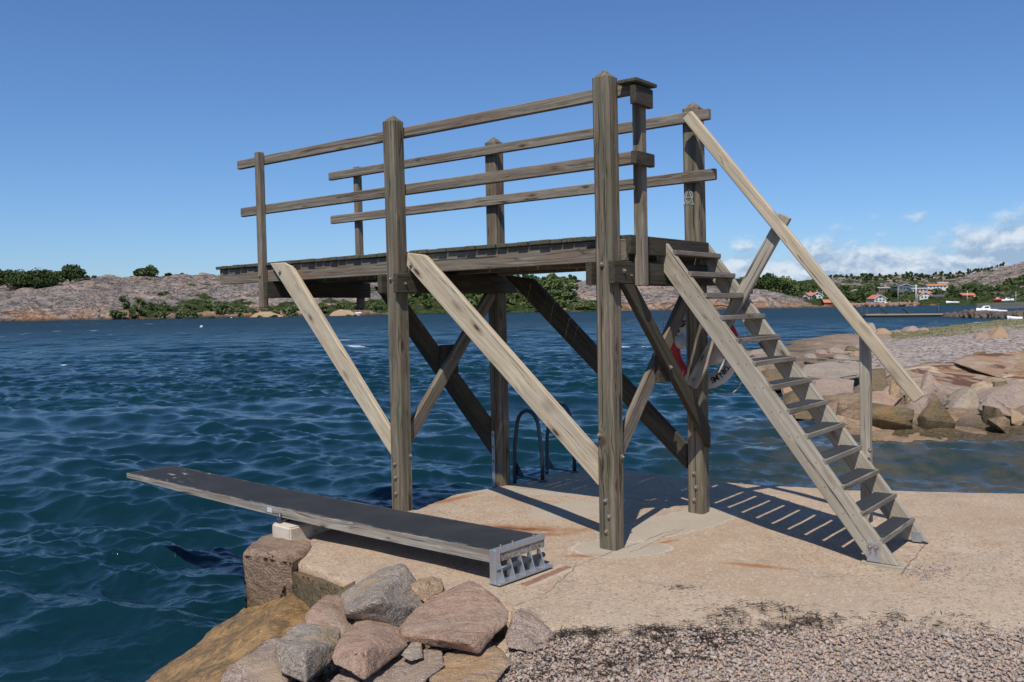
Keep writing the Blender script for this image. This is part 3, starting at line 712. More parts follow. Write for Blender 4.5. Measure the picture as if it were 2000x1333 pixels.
# ragged joint in the slab behind the two rear posts
V = np.stack([X, Y, Z], -1).reshape(-1, 3); Fq = grid_faces(len(xs_), len(ys_))
kf = keep.ravel()[Fq].any(1)
Fq = Fq[kf]; used = np.unique(Fq); rem = np.full(len(V), -1); rem[used] = np.arange(len(used))
np_mesh('concrete_platform', V[used], rem[Fq], M_CONC, True, kind='structure')

def amber_z(X, Y):
    ex = np.interp(Y, [3.5, 4.4, 5.62, 6.35], [-3.35, -2.88, -2.25, -1.86])
    d = X-ex
    z = -.235+.487*(np.minimum(X, -1.45)+1.5)+.013*(Y-5.95)+.0*X-.09*np.clip((X+1.3)/.4, 0, 1)
    z = z+np.clip(d, -.6, 0)*2.2
    far = np.clip((Y-(6.42-.1*(X+1.86)))/.10, 0, 1)
    return z-1.0*far
xs_ = np.arange(-3.2, .4, .03); ys_ = np.arange(2.0, 7.7, .03)
X, Y = np.meshgrid(xs_, ys_, indexing='ij')
Z = amber_z(X+.05*fbm(X/.4, Y/.4, 3., 4), Y)+.022*fbm(X/.5, Y/.5, 1., 5)
np_mesh('rock_slab', np.stack([X, Y, Z], -1).reshape(-1, 3), grid_faces(len(xs_), len(ys_)), M_AMBER, True, kind='structure')

# ================================================================== boulders
def hull_rock(name, pts, mat, label, cat='rock', group=None, noise=.05, bev=.12, cuts=3, parent=None, ns=1.):
    bm = bmesh.new()
    for p in pts: bm.verts.new(p)
    r = bmesh.ops.convex_hull(bm, input=bm.verts)
    bmesh.ops.delete(bm, geom=[g for g in r['geom_interior'] if isinstance(g, bmesh.types.BMVert)], context='VERTS')
    bmesh.ops.dissolve_limit(bm, angle_limit=.12, verts=bm.verts, edges=bm.edges)
    c = sum((v.co for v in bm.verts), Vector())/len(bm.verts)
    size = max((v.co-c).length for v in bm.verts)
    bmesh.ops.bevel(bm, geom=list(bm.edges), offset=size*bev*.22, segments=1, profile=.5, affect='EDGES', clamp_overlap=True)
    bmesh.ops.triangulate(bm, faces=bm.faces)
    for _ in range(cuts):
        le = [e for e in bm.edges if e.calc_length() > size*.06]
        if not le: break
        bmesh.ops.subdivide_edges(bm, edges=le, cuts=1)
        bmesh.ops.triangulate(bm, faces=bm.faces)
    bm.normal_update()
    co = np.array([v.co for v in bm.verts]); no = np.array([v.normal for v in bm.verts])
    s = size
    sd = hash(label) % 97 if False else sum(map(ord, label)) % 97
    q = (co/s)*1.0
    d = fbm(q[:, 0]*1.3+sd, q[:, 1]*1.3, q[:, 2]*1.3, 5, .5)
    st = np.abs(fbm(q[:, 0]*3.4, q[:, 1]*3.4+sd, q[:, 2]*6.4, 4, .55))
    co2 = co + no*((d*noise*s*ns*.75 - st*noise*s*.25*ns))[:, None]
    for v, k in zip(bm.verts, co2): v.co = Vector(k)-c
    o = bm_obj(name, bm, mat, parent, Matrix.Translation(c), smooth=True)
    if parent is None: tag(o, label, cat, group)
    return o
def px_rock(front, back_off, mat, label, **k):
    """front: (px, py, D) corners; every corner repeated further back and slightly lower so the stone has real depth"""
    pts = [at(*p) for p in front]
    cen = sum(pts, Vector())/len(pts)
    ex = []
    for p in pts:
        q = cen+(p-cen)*.72; q = q+Vector((0, back_off, -.05*back_off)); ex.append(q)
    return hull_rock('boulder' if 'boulder' in label else 'rock', pts+ex, mat, label, **k)
BG = 'boulders heaped at the corner of the platform'
px_rock([(665, 1161, 5.05), (720, 1124, 5.15), (777, 1105, 5.2), (792, 1108, 5.2), (830, 1163, 5.1), (832, 1190, 4.95), (776, 1236, 4.70), (677, 1197, 4.66), (737, 1175, 4.60), (674, 1206, 4.72)], .28,
        G_GREY, 'big angular grey boulder with an ochre edge, below the black diving board', group=BG, noise=.035, bev=.06, cuts=6)
px_rock([(778, 1226, 4.55), (807, 1190, 4.75), (915, 1146, 4.95), (937, 1146, 4.95), (997, 1195, 4.62), (993, 1218, 4.5), (937, 1278, 4.2), (788, 1256, 4.42), (784, 1240, 4.40), (917, 1254, 4.18)], .3,
        G_RED, 'large reddish boulder with a broad smooth top, right of the big grey one', group=BG, noise=.03, bev=.07, cuts=6)
px_rock([(984, 1245, 4.42), (1008, 1196, 4.58), (1040, 1202, 4.6), (1082, 1240, 4.5), (1084, 1262, 4.4), (1040, 1276, 4.3), (990, 1266, 4.32)], .2,
        G_PINK, 'grey pink wedge shaped boulder between the red boulder and the gravel', group=BG, noise=.05, bev=.07, cuts=4)
px_rock([(592, 1205, 4.75), (612, 1182, 4.85), (650, 1186, 4.85), (692, 1222, 4.7), (690, 1250, 4.5), (600, 1243, 4.6)], .3,
        G_RED, 'small pink boulder lying on the amber slab beneath the big grey boulder', group=BG, noise=.05, bev=.1, cuts=4)
px_rock([(534, 1250, 4.35), (562, 1238, 4.6), (652, 1240, 4.62), (664, 1254, 4.42), (646, 1298, 4.25), (598, 1338, 4.0), (546, 1314, 4.12), (537, 1280, 4.28), (594, 1275, 4.06)], .3,
        G_GREY, 'blocky pale grey boulder with a flat top beside the amber slab', group=BG, noise=.03, bev=.07, cuts=6)
px_rock([(659, 1252, 4.3), (668, 1236, 4.5), (697, 1224, 4.6), (744, 1236, 4.55), (798, 1262, 4.36), (758, 1296, 4.15), (712, 1332, 3.93), (648, 1300, 4.05), (645, 1284, 4.12), (714, 1268, 4.02)], .28,
        G_RED, 'blocky brown red boulder between the pale grey block and the large reddish boulder', group=BG, noise=.03, bev=.07, cuts=6)
px_rock([(434, 1322, 4.2), (470, 1288, 4.35), (530, 1284, 4.35), (552, 1310, 4.2), (560, 1345, 4.0), (540, 1400, 3.8), (420, 1400, 3.85), (425, 1350, 4.05)], .4,
        G_PINK, 'pinkish grey boulder cut by the bottom edge, furthest left of the heap', group=BG, noise=.05, bev=.1, cuts=4)
px_rock([(835, 1330, 3.95), (848, 1300, 4.15), (900, 1282, 4.25), (985, 1276, 4.25), (996, 1300, 4.1), (960, 1345, 3.85), (850, 1360, 3.75)], .2,
        G_TAN, 'flat tan boulder in front of the large reddish boulder at the bottom edge', group=BG, noise=.05, bev=.1, cuts=4)
px_rock([(690, 1345, 3.95), (740, 1312, 4.15), (830, 1290, 4.2), (868, 1276, 4.28), (872, 1300, 4.1), (836, 1330, 3.95), (760, 1380, 3.75)], .2,
        G_PINK, 'low grey pink slab of stone between the brown red and the tan boulders', group=BG, noise=.06, bev=.08, cuts=4)
px_rock([(783, 1280, 4.2), (795, 1264, 4.3), (822, 1264, 4.3), (828, 1285, 4.2), (800, 1292, 4.15)], .1,
        G_GREY, 'small grey stone tucked under the left end of the large reddish boulder', group=BG, noise=.08, bev=.15, cuts=3)
px_rock([(640, 1335, 3.98), (668, 1318, 4.1), (700, 1322, 4.05), (706, 1350, 3.9), (650, 1370, 3.8)], .12,
        G_PINK, 'small pinkish stone at the bottom edge beneath the brown red boulder', group=BG, noise=.08, bev=.15, cuts=3)
px_rock([(800, 1140, 5.05), (838, 1132, 5.15), (866, 1140, 5.2), (868, 1165, 5.1), (835, 1180, 4.95), (812, 1172, 5.0)], .16,
        G_TAN, 'small tan broken slab corner behind the two big boulders', group=BG, noise=.06, bev=.1, cuts=3)
px_rock([(655, 1160, 5.2), (690, 1135, 5.35), (700, 1180, 5.1), (690, 1218, 4.95), (655, 1205, 5.0), (650, 1180, 5.1)], .2,
        G_OLIVE, 'brown stone wedged left of the big grey boulder', group=BG, noise=.05, bev=.1, cuts=3)
# granite blocks that carry the platform corner
def zrock(top, z0, z1, mat, label, **k):
    pts = []
    for (x_, y_) in top: pts += [(x_, y_, z1), (x_*1.0+.02, y_+.01, z0)]
    return hull_rock('granite_block', [Vector(p) for p in pts], mat, label, cat='stone block', **k)
def fblock(front, back, mat, label, **k):
    pts = [at(*p) for p in front]+[Vector(p) for p in back]
    return hull_rock('granite_block', pts, mat, label, cat='stone block', **k)
fblock([(473, 1082, 6.12), (482, 1066, 6.25), (560, 1086, 5.86), (572, 1100, 5.80), (573, 1152, 5.86), (545, 1176, 5.95), (486, 1180, 6.2), (475, 1150, 6.15), (530, 1056, 6.5)],
       [(-1.92, 7.0, -.09), (-1.42, 7.0, -.09), (-1.42, 6.2, -.10), (-1.9, 7.0, -1.0), (-1.4, 6.8, -1.0), (-1.42, 6.2, -1.0), (-1.9, 6.3, -1.0)],
       G_BLOCK, 'rough brown granite corner block with green algae at the waterline, under the white footing', noise=.055, bev=.05, cuts=6)
fblock([(571, 1117, 5.84), (668, 1146, 5.24), (670, 1186, 5.30), (640, 1215, 5.35), (575, 1200, 5.85)],
       [(-1.40, 6.1, -.14), (-.95, 5.6, -.14), (-.95, 5.6, -.7), (-1.4, 6.1, -.8)],
       G_OLIVE, 'olive brown granite block under the ragged edge of the concrete', noise=.02, bev=.05, cuts=5)

# rocks on the right-hand shore
SG = 'rocks along the right shore'
def sh(front, off, mat, label, **k):
    k.setdefault('noise', .06); k.setdefault('bev', .09); k.setdefault('cuts', 4)
    return px_rock(front, off, mat, label, group=SG, **k)
sh([(1690, 862, 15.9), (1700, 812, 17.0), (1760, 788, 18.2), (1850, 800, 17.9), (1930, 812, 17.6), (2010, 800, 17.8), (2060, 830, 17.0), (2040, 880, 15.6), (1960, 878, 15.5), (1900, 862, 15.9), (1830, 866, 15.6), (1760, 868, 15.6)], 2.6,
   G_SHORE, 'long smooth brown boulder at the edge of the cove, green with weed at the waterline', noise=.07, bev=.14, cuts=5)
sh([(1768, 730, 21.5), (1800, 712, 23.), (1880, 706, 23.6), (2010, 700, 24), (2030, 790, 18.6), (1935, 790, 18.6), (1880, 808, 18.2), (1790, 798, 18.4), (1775, 770, 19.2)], 2.2,
   G_RUST, 'broad tilted slab streaked with orange and brown rust', noise=.04, bev=.07, cuts=5)
sh([(1862, 708, 23.), (1905, 690, 24.6), (2010, 690, 25), (2020, 728, 22.5), (1990, 750, 21), (1900, 722, 22)], 1.0,
   G_RUST, 'flat rusty slab behind and above the tilted streaked slab', noise=.04, bev=.07, cuts=4)
sh([(1895, 765, 19.2), (1920, 742, 19.9), (1990, 770, 19.), (1960, 790, 18.4), (1900, 800, 18.2)], .5,
   G_CREAM, 'cream and ochre rock face between the rusty slabs', noise=.08, bev=.1)
sh([(1852, 812, 17.8), (1868, 782, 18.2), (1895, 756, 18.5), (1915, 770, 18.4), (1918, 800, 18.0), (1880, 818, 17.6)], .6,
   G_GREY, 'pointed grey boulder standing in front of the rusty slab', noise=.06)
sh([(1920, 790, 18.), (1945, 762, 18.6), (2000, 748, 19.2), (2040, 760, 19), (2040, 808, 17.8), (1960, 812, 17.6)], 1.2,
   G_PINK, 'rounded pink grey boulder at the right edge above the cove', noise=.05, bev=.14)
sh([(1700, 790, 18.2), (1706, 766, 19.), (1745, 764, 19.), (1765, 775, 18.7), (1742, 798, 18.)], .5,
   G_RED, 'small red brown block of stone beside the stair rail post', noise=.06)
sh([(1586, 772, 20.5), (1600, 742, 21.6), (1640, 735, 22), (1674, 742, 21.5), (1672, 768, 20.5), (1630, 780, 20)], 1.0,
   G_PINK, 'rounded grey pink boulder seen between the stair treads and the rail post', noise=.05, bev=.14)
sh([(1700, 755, 20.2), (1705, 722, 21.5), (1728, 720, 21.6), (1742, 765, 19.8), (1715, 772, 19.6)], .8,
   G_OLIVE, 'dark brown boulder just right of the stair rail post', noise=.06)
sh([(1600, 808, 18.6), (1630, 776, 19.4), (1690, 766, 19.6), (1700, 800, 18.2), (1690, 838, 17.0), (1640, 838, 17.2), (1605, 830, 17.8)], 1.6,
   G_SHORE, 'large dull brown boulder at the water behind the lower stair treads', noise=.07, bev=.12)
sh([(1538, 800, 19.0), (1550, 768, 20.), (1590, 762, 20.2), (1612, 790, 19), (1590, 822, 18), (1550, 818, 18.2)], 1.0,
   G_OLIVE, 'dark weedy boulder at the waterline behind the middle of the stairs', noise=.08)
sh([(1486, 748, 25.), (1500, 722, 26), (1540, 718, 26.4), (1556, 742, 25), (1520, 762, 24)], 1.,
   G_OLIVE, 'dark stone at the tip of the shore behind the upper stair treads', noise=.08)
sh([(1440, 728, 29.), (1455, 712, 30), (1490, 710, 30), (1498, 728, 29), (1470, 738, 28)], 1.,
   G_SHORE, 'low brown stone furthest out at the tip of the shore', noise=.08)
sh([(1560, 732, 24.), (1575, 712, 25.4), (1625, 706, 26), (1700, 712, 25.5), (1700, 730, 24), (1610, 742, 23)], .8,
   G_GREY, 'flat pale stone slab lying above the shore boulders', noise=.03, bev=.05)
sh([(1455, 697, 36.), (1470, 684, 40), (1505, 681, 42), (1512, 694, 37)], .6,
   G_GREY, 'thin pale slab by the water at the tip of the shore', noise=.02, bev=.05)
sh([(1905, 668, 37.5), (1908, 652, 38.2), (1925, 647, 38.6), (1935, 655, 38.2), (1936, 669, 37.4)], .5,
   G_RED, 'low red brown rock, left one of the pair on the gravel lot', noise=.07)
sh([(1934, 668, 37.2), (1940, 650, 38), (1953, 635, 38.4), (1966, 648, 38.2), (1978, 664, 37.2), (1955, 670, 37)], .7,
   G_TAN, 'pyramid shaped tan rock, taller one of the pair on the gravel lot', noise=.06)
sh([(1903, 700, 25.2), (1908, 688, 25.8), (1925, 686, 26), (1932, 698, 25.2), (1918, 702, 25)], .25,
   G_OLIVE, 'small dark lump of rock on the flat slab', noise=.1)
for i, (x0, x1, yt, yb, D, mm, lb) in enumerate([
    (1690, 1712, 628, 652, 60, G_GREY, 'pale pointed shore rock just right of the stair rail'), (1712, 1742, 641, 654, 60, G_TAN, 'low tan rock on the outer shore next to the pale pointed one'),
    (1745, 1762, 644, 654, 60, G_PINK, 'smallest rounded rock in the row on the outer shore'), (1768, 1800, 636, 652, 62, G_PINK, 'biggest pink rock in the row on the outer shore'),
    (1798, 1816, 640, 650, 62, G_TAN, 'tan rock touching the right side of the biggest pink shore rock'), (1826, 1842, 641, 648, 66, G_PINK, 'flat pink rock at the grassy right end of the row on the outer shore')]):
    m = (x0+x1)/2
    sh([(x0, yb, D), (x0+4, (yt+yb)/2-1, D+.5), (m-3, yt, D+.8), (m+5, yt+1.5, D+.8), (x1-1, (yt+yb)/2+1, D+.4), (x1+1, yb, D-.3)], 1.2, mm, lb, cuts=3, noise=.07, bev=.12)
for i, (x0, x1, yt, yb, D, mm, lb) in enumerate([
    (1598, 1618, 682, 692, 34, G_RED, 'orange brown stone among the rubble left of the rail post'), (1620, 1650, 677, 690, 35, G_PINK, 'flat pink stone in the middle of the rubble left of the rail post'),
    (1655, 1678, 674, 686, 36, G_OLIVE, 'dark stone of the rubble touching the rail post'), (1576, 1596, 690, 700, 32, G_GREY, 'dark grey stone at the lower left end of the rubble'),
    (1632, 1662, 692, 702, 31, G_GREY, 'grey wedge stone at the lower side of the rubble'), (1668, 1682, 688, 697, 32, G_TAN, 'small tan stone of the rubble under the dark one')]):
    m = (x0+x1)/2
    sh([(x0, yb, D), (x0+3, (yt+yb)/2-1, D+.4), (m-4, yt, D+.6), (m+5, yt+1.5, D+.6), (x1-1, (yt+yb)/2+1, D+.3), (x1+1, yb, D-.2)], .6, mm, lb, cuts=3, noise=.07, bev=.12)

rsj = np.random.RandomState(17)
for k in range(30):
    px = rsj.uniform(1545, 2010); D = rsj.choice([rsj.uniform(16.2, 19.5), rsj.uniform(19.5, 27)])
    zz = shore_h(px, D); X_ = D*(px-CX)/FPX; r_ = rsj.uniform(.2, .6)*(1 if D < 21 else .85)
    pts = [Vector((X_, D, zz+r_*.2))+Vector(rsj.normal(0, 1, 3)).normalized()*r_*rsj.uniform(.8, 1.15)*Vector((1.25, 1, .7)).length/1.7 for _ in range(8)]
    hull_rock('rock', pts, [G_SHORE, G_TAN, G_OLIVE, G_PINK][k % 4], 'small angular '+['brown', 'tan', 'dark olive', 'pinkish'][k % 4]+' stone among the jumble between the cove and the rusty slabs', group='small stones jumbled along the right shore', noise=.05, bev=.06, cuts=2)

# ================================================================== gravel and seaweed on the near ground
def ico(sub=1):
    bm = bmesh.new(); bmesh.ops.create_icosphere(bm, subdivisions=sub, radius=1.)
    V = np.array([v.co for v in bm.verts]); Fs = np.array([[v.index for v in f.verts] for f in bm.faces]); bm.free(); return V, Fs
def edge_y(x): # where the gravel begins
    return np.interp(x, [-.3, 0, .2, .55, .9, 1.3, 1.9, 2.6, 4], [4.2, 4.36, 4.5, 4.52, 4.58, 4.56, 4.52, 4.47, 4.4])
M_GRAVEL, t, b = new_mat('crushed_granite')
v, _ = coords(t, rnd=False); cv_ = t.add('ShaderNodeAttribute', attribute_name='tint').outputs['Fac']
c = t.ramp(cv_, [(0, (.38, .295, .24)), (.2, (.46, .32, .25)), (.4, (.42, .35, .295)), (.6, (.33, .285, .25)), (.75, (.52, .41, .33)), (.9, (.22, .18, .16)), (1, (.38, .28, .17))], 'CONSTANT')
c = t.mix(t.mapr(t.noise(v, 160, 3, .7), .42, .66, 0., .55), c, t.mix(1., c, (.55, .5, .5), 'MULTIPLY'))
t.put(b.inputs['Base Color'], c); b.inputs['Roughness'].default_value = .85; t.put(b.inputs['Normal'], t.bump(t.noise(v, 120, 3, .7), .5, .004))
def hull_template(seed):
    rr = random.Random(seed); bm = bmesh.new()
    for _ in range(11):
        v_ = Vector((rr.gauss(0, 1), rr.gauss(0, 1), rr.gauss(0, 1))).normalized()*rr.uniform(.8, 1.1); bm.verts.new(v_)
    r_ = bmesh.ops.convex_hull(bm, input=bm.verts)
    bmesh.ops.delete(bm, geom=[g for g in r_['geom_interior'] if isinstance(g, bmesh.types.BMVert)], context='VERTS')
    bmesh.ops.triangulate(bm, faces=bm.faces); bm.verts.index_update()
    V = np.array([v.co for v in bm.verts]); Fs = np.array([[v.index for v in f.verts] for f in bm.faces]); bm.free(); return V, Fs
def pebbles(name, label, pos, size, seed, kindv='stuff'):
    rs = np.random.RandomState(seed); PV, PF, PT, off = [], [], [], 0
    which = rs.randint(0, 14, len(pos))
    for q in range(14):
        V0, F0 = hull_template(q+3); m = which == q; pp = pos[m]; n = len(pp); nv = len(V0)
        sc = size[m][:, None]*rs.uniform(.6, 1.35, (n, 3)); sc[:, 2] *= .7
        V = V0[None]*sc[:, None]
        a = rs.uniform(0, 6.283, n)[:, None]; tl = rs.uniform(-.7, .7, n)[:, None]
        x = V[..., 0]*np.cos(tl)-V[..., 2]*np.sin(tl); z = V[..., 0]*np.sin(tl)+V[..., 2]*np.cos(tl); y = V[..., 1]
        P = np.stack([x*np.cos(a)-y*np.sin(a), x*np.sin(a)+y*np.cos(a), z], -1)+pp[:, None]
        PV.append(P.reshape(-1, 3)); PF.append((F0[None]+(np.arange(n)*nv)[:, None, None]).reshape(-1, 3)+off); PT.append(np.repeat(rs.rand(n), nv)); off += n*nv
    o = np_mesh(name, np.concatenate(PV), np.concatenate(PF), M_GRAVEL, False, {'tint': np.concatenate(PT)})
    return tag(o, label, 'gravel', kind=kindv)
rs = np.random.RandomState(5)
N = 31000
gx_ = rs.uniform(-.35, 3.6, N); u_ = rs.rand(N)**.9; gy_ = edge_y(gx_)+.03-u_*1.35 + .05*fbm(gx_/.25, gx_*0, 0, 3)
sz_ = np.abs(rs.normal(.0048, .0040, N))+.0036
gz_ = ground_z(gx_, gy_)+sz_*.35+rs.uniform(0, .012, N)*(u_ > .05)
pos = np.stack([gx_, gy_, gz_], -1)
# thin scatter on the concrete near the border and by the stair foot
M2 = 420
ex_ = rs.uniform(0.0, 3.6, M2); ey_ = edge_y(ex_)+np.abs(rs.normal(0, .07, M2))
g2 = np.stack([ex_, ey_, ground_z(ex_, ey_)+.003], -1)
M3 = 130
fx_ = 2.52+rs.normal(0, .1, M3); fy_ = 5.45+(fx_-2.52)*.9+rs.normal(0, .09, M3)
g3 = np.stack([fx_, fy_, ground_z(fx_, fy_)+.003], -1)
M4 = 70
hx_ = rs.uniform(.0, 4.5, M4); hy_ = rs.uniform(4.7, 7.3, M4)
g4 = np.stack([hx_, hy_, ground_z(hx_, hy_)+.002], -1)
# rubble filling the gaps between the boulders
M5 = 1500
rx_ = rs.uniform(-1.25, -.1, M5); ry_ = rs.uniform(3.5, 4.75, M5)
rz_ = np.minimum(amber_z(rx_, ry_)+.02, -.30)+rs.uniform(0, .08, M5)+.13*np.clip((rx_+.8)/.6, 0, 1)
g5 = np.stack([rx_, ry_, rz_], -1)
allp = np.concatenate([pos, g2, g3, g4, g5])
alls = np.concatenate([sz_, rs.uniform(.003, .008, M2), rs.uniform(.004, .012, M3), rs.uniform(.003, .007, M4), rs.uniform(.012, .04, M5)])
pebbles('gravel', 'pink and grey crushed granite gravel along the front edge of the platform', allp, alls, 6)

M_WEED = plain('dried_black_seaweed', (.038, .024, .017), .7, 0, .5, 60)
M_STRAW = plain('pale_dry_reed', (.42, .33, .22), .8, 0, .3, 40)
def strands(name, label, cat, n, area, mat, length, wid, seed, curl=1.0, lift=.012):
    rs = np.random.RandomState(seed); V = []; Fs = []
    for i in range(n):
        x0, y0 = area(rs)
        if cat == 'seaweed' and n > 100 and float(fbm(x0/.10, y0/.10, 3., 3)) < -.12+.28*rs.rand(): continue
        a = rs.uniform(0, 6.283); L = length*rs.uniform(.4, 1.5); k = 6; w = wid*rs.uniform(.5, 1.4)
        da = rs.normal(0, curl); z0 = float(ground_z(np.array(x0), np.array(y0)))+rs.uniform(.004, lift+.006)
        p = np.array([x0, y0, z0]); base = len(V)
        for j in range(k):
            s = np.array([-math.sin(a), math.cos(a), 0.])*w*(1-.5*j/k)
            V += [p-s, p+s, p+np.array([0, 0, w*.9])]
            a += da/k+rs.normal(0, .25*curl); p = p+np.array([math.cos(a), math.sin(a), rs.normal(0, .25)])*L/k
            p[2] = max(p[2], z0-.002)
        for j in range(k-1):
            q = base+3*j
            for e in range(3): Fs.append((q+e, q+(e+1) % 3, q+3+(e+1) % 3, q+3+e))
    o = np_mesh(name, np.array(V), np.array(Fs), mat, False)
    return tag(o, label, cat, kind='stuff')
def weed_area(rs):
    r = rs.rand()
    if r < .50:   # left sweep over the gravel
        s = rs.rand(); x = .05+.95*s+rs.normal(0, .10); y = 4.08+.38*s+rs.normal(0, .12)
    elif r < .64: # top edge, left
        x = rs.uniform(.12, .75); y = edge_y(x)+rs.normal(.01, .035)
    elif r < .82: # the sweep to the right along the border
        s = rs.rand(); x = .75+.85*s; y = 4.46+.14*s+rs.normal(0, .045)
    elif r < .88: # clump on the concrete
        x = 1.27+rs.normal(0, .12); y = 4.80+rs.normal(0, .05)
    else:
        x = rs.uniform(1.0, 2.4); y = edge_y(x)+.1+rs.normal(0, .06)
    return x, y
strands('seaweed', 'dark dried seaweed strewn along the border of the gravel', 'seaweed', 6000, weed_area, M_WEED, .05, .0017, 8, 1.8, .016)
strands('dry_reed_bits', 'pale dry reed bits scattered on the gravel', 'dry reeds', 110, lambda rs: (rs.uniform(-.1, 2.4), rs.uniform(3.7, 4.45)), M_STRAW, .10, .0016, 9, .4, .02)
strands('seaweed_scraps', 'few scraps of black seaweed on the concrete in front of the tall front post', 'seaweed', 26, lambda rs: (.95+rs.normal(0, .05), 5.2+rs.normal(0, .014)), M_WEED, .04, .0022, 10, 2.0, .012)

# ================================================================== the diving tower
_O = Vector((0.66554, 6.12038, 0.)); _A = Vector((-.78337648, .62147711, -.00935393)); _B = Vector((.62150535, .7834099, -.00014409)); _Z = Vector((-.00723841, .00592639, .99995624))
_X = -_A
tower = empty('diving_tower'); tag(tower, 'weathered grey wooden diving tower with railed deck and steep open stairs on the concrete platform', 'diving tower')
tower.matrix_world = Matrix(((_X.x, _B.x, _Z.x, _O.x), (_X.y, _B.y, _Z.y, _O.y), (_X.z, _B.z, _Z.z, 0), (0, 0, 0, 1)))
L_, W_, w_ = 2.0174, 1.2808, .0663
def T(a, b, z): return Vector((-a, b, z))
def bolt(parent, p, n, r=.013):
    """dome head bolt on its washer; p, n in the parent's parent space (tower), converted to the parent's"""
    bm = bmesh.new()
    bmesh.ops.create_cone(bm, cap_ends=True, segments=12, radius1=r*1.5, radius2=r*1.5, depth=.003, matrix=Matrix.Translation((0, 0, .0015)))
    bmesh.ops.create_cone(bm, cap_ends=True, segments=6, radius1=r, radius2=r*.92, depth=.010, matrix=Matrix.Translation((0, 0, .008)))
    bmesh.ops.create_uvsphere(bm, u_segments=10, v_segments=6, radius=r*.62, matrix=Matrix.Translation((0, 0, .013)))
    q = Vector(n).to_track_quat('Z', 'Y').to_matrix().to_4x4(); q.translation = Vector(p)
    o = bm_obj('bolt', bm, BOLT, parent, parent.matrix_basis.inverted() @ q)
    return o
def post(a, b, base=0., tip=3.223, sh_=3.165):
    bm = bmesh.new(); c = .016; w = w_
    ring = [(-w+c, -w), (w-c, -w), (w, -w+c), (w, w-c), (w-c, w), (-w+c, w), (-w, w-c), (-w, -w+c)]
    zs = [base-.04]+list(np.linspace(base, sh_, 14)[1:]); rings = []
    mw = Matrix(((0, 1, 0, -a), (0, 0, 1, b), (1, 0, 0, 0), (0, 0, 0, 1)))     # local x = up
    inv = mw.inverted()
    rr = random.Random(int(a*10+b*100))
    ph = rr.uniform(0, 6)
    for z in zs:
        dx = .003*math.sin(z*1.3+ph); dy = .003*math.cos(z*1.1+ph*2)
        rings.append([bm.verts.new(inv @ Vector((-a+x_+dx, b+y_+dy, z))) for x_, y_ in ring])
    for r0, r1 in zip(rings, rings[1:]):
        for i in range(8): bm.faces.new((r0[i], r0[(i+1) % 8], r1[(i+1) % 8], r1[i]))
    bm.faces.new(rings[0][::-1])
    tp = bm.verts.new(inv @ Vector((-a, b, tip)))
    for i in range(8): bm.faces.new((rings[-1][i], rings[-1][(i+1) % 8], tp))
    bmesh.ops.recalc_face_normals(bm, faces=bm.faces)
    return bm_obj('post', bm, W_POST, tower, mw)
P1 = post(0, 0); P2 = post(L_, 0, -.03); P3 = post(L_, W_, -.02); P4 = post(0, W_)
nB = T(0, -1, 0); nA = T(-1, 0, 0)
for z, a_ in ((.12, .0), (.225, -.022), (.33, .003), (.77, .045), (1.92, 0.)): bolt(P1, T(a_, -w_-.001, z), nB)
for z in (.62, 1.86): bolt(P1, T(-w_-.001, .03, z), nA)
for z, a_ in ((.16, L_+.0), (.29, L_), (.40, L_+.005), (1.90, L_)): bolt(P2, T(a_, -w_-.001, z), nB)
bolt(P2, T(L_-w_-.001, .035, .46), nA)
for z, a_ in ((.11, .006), (.21, -.014), (.32, .004)): bolt(P4, T(a_, W_-w_-.001, z), nB)
# steel strap on the rear left post
st = prism('steel_strap', [T(L_+.045, W_-w_-.001, 0.), T(L_+.012, W_-w_-.001, 0.), T(L_+.012, W_-w_-.001, .52), T(L_+.045, W_-w_-.001, .52)], T(0, -.006, 0), T(0, 0, 1), STEEL, tower, .001)
for z in (.24, .37, .48): bolt(st, T(L_+.028, W_-w_-.008, z), nB, .008)
# anarchist-style chalk mark on the rear right post, as in the photograph
ring_pts = [T(.014+.034*math.cos(q), W_-w_-.0035, 2.485+.044*math.sin(q)) for q in [2*math.pi*i/22 for i in range(22)]]
def flatline(paths, wd, thick=.002):
    bm = bmesh.new()
    for p in paths:
        for u0, u1 in zip(p, p[1:]):
            u0 = Vector(u0); u1 = Vector(u1); d = (u1-u0).normalized(); s = d.cross(Vector((0, 1, 0))).normalized()*wd/2
            vs = [bm.verts.new(q) for q in (u0-s, u0+s, u1+s, u1-s)]; f = bm.faces.new(vs)
    return bm
cx_, cz_, yb_ = .014, 2.485, W_-w_-.0035
gm = flatline([ring_pts+[ring_pts[0]], [T(cx_+.046, yb_, cz_-.07), T(cx_, yb_, cz_+.058), T(cx_-.04, yb_, cz_-.068)], [T(cx_+.03, yb_, cz_-.01), T(cx_-.03, yb_, cz_-.006)],
               [T(cx_+.046, yb_, cz_-.07), T(cx_+.02, yb_, cz_-.04), T(cx_+.012, yb_, cz_-.062), T(cx_, yb_, cz_-.045), T(cx_-.015, yb_, cz_-.06), T(cx_-.04, yb_, cz_-.068)]], .0065)
go = bm_obj('painted_mark', gm, CHALK, P4, P4.matrix_basis.inverted()); 
# rails, inner faces of the posts
def rail(a0, a1, b0, b1, z0, z1, m=W_RAIL, name='rail'):
    return prism(name, [T(a0, b0, z0), T(a1, b0, z0), T(a1, b0, z1), T(a0, b0, z1)], T(0, b1-b0, 0), T(1, 0, 0), m, tower, .006)
rail(-.191, 4.24, w_+.001, w_+.046, 3.045, 3.128)
rail(-.19, 4.206, w_+.001, w_+.046, 2.585, 2.670)
rail(-.185, 4.203, W_-w_-.046, W_-w_-.001, 3.045, 3.128)
rail(-.228, 4.19, W_-w_-.046, W_-w_-.001, 2.585, 2.670)
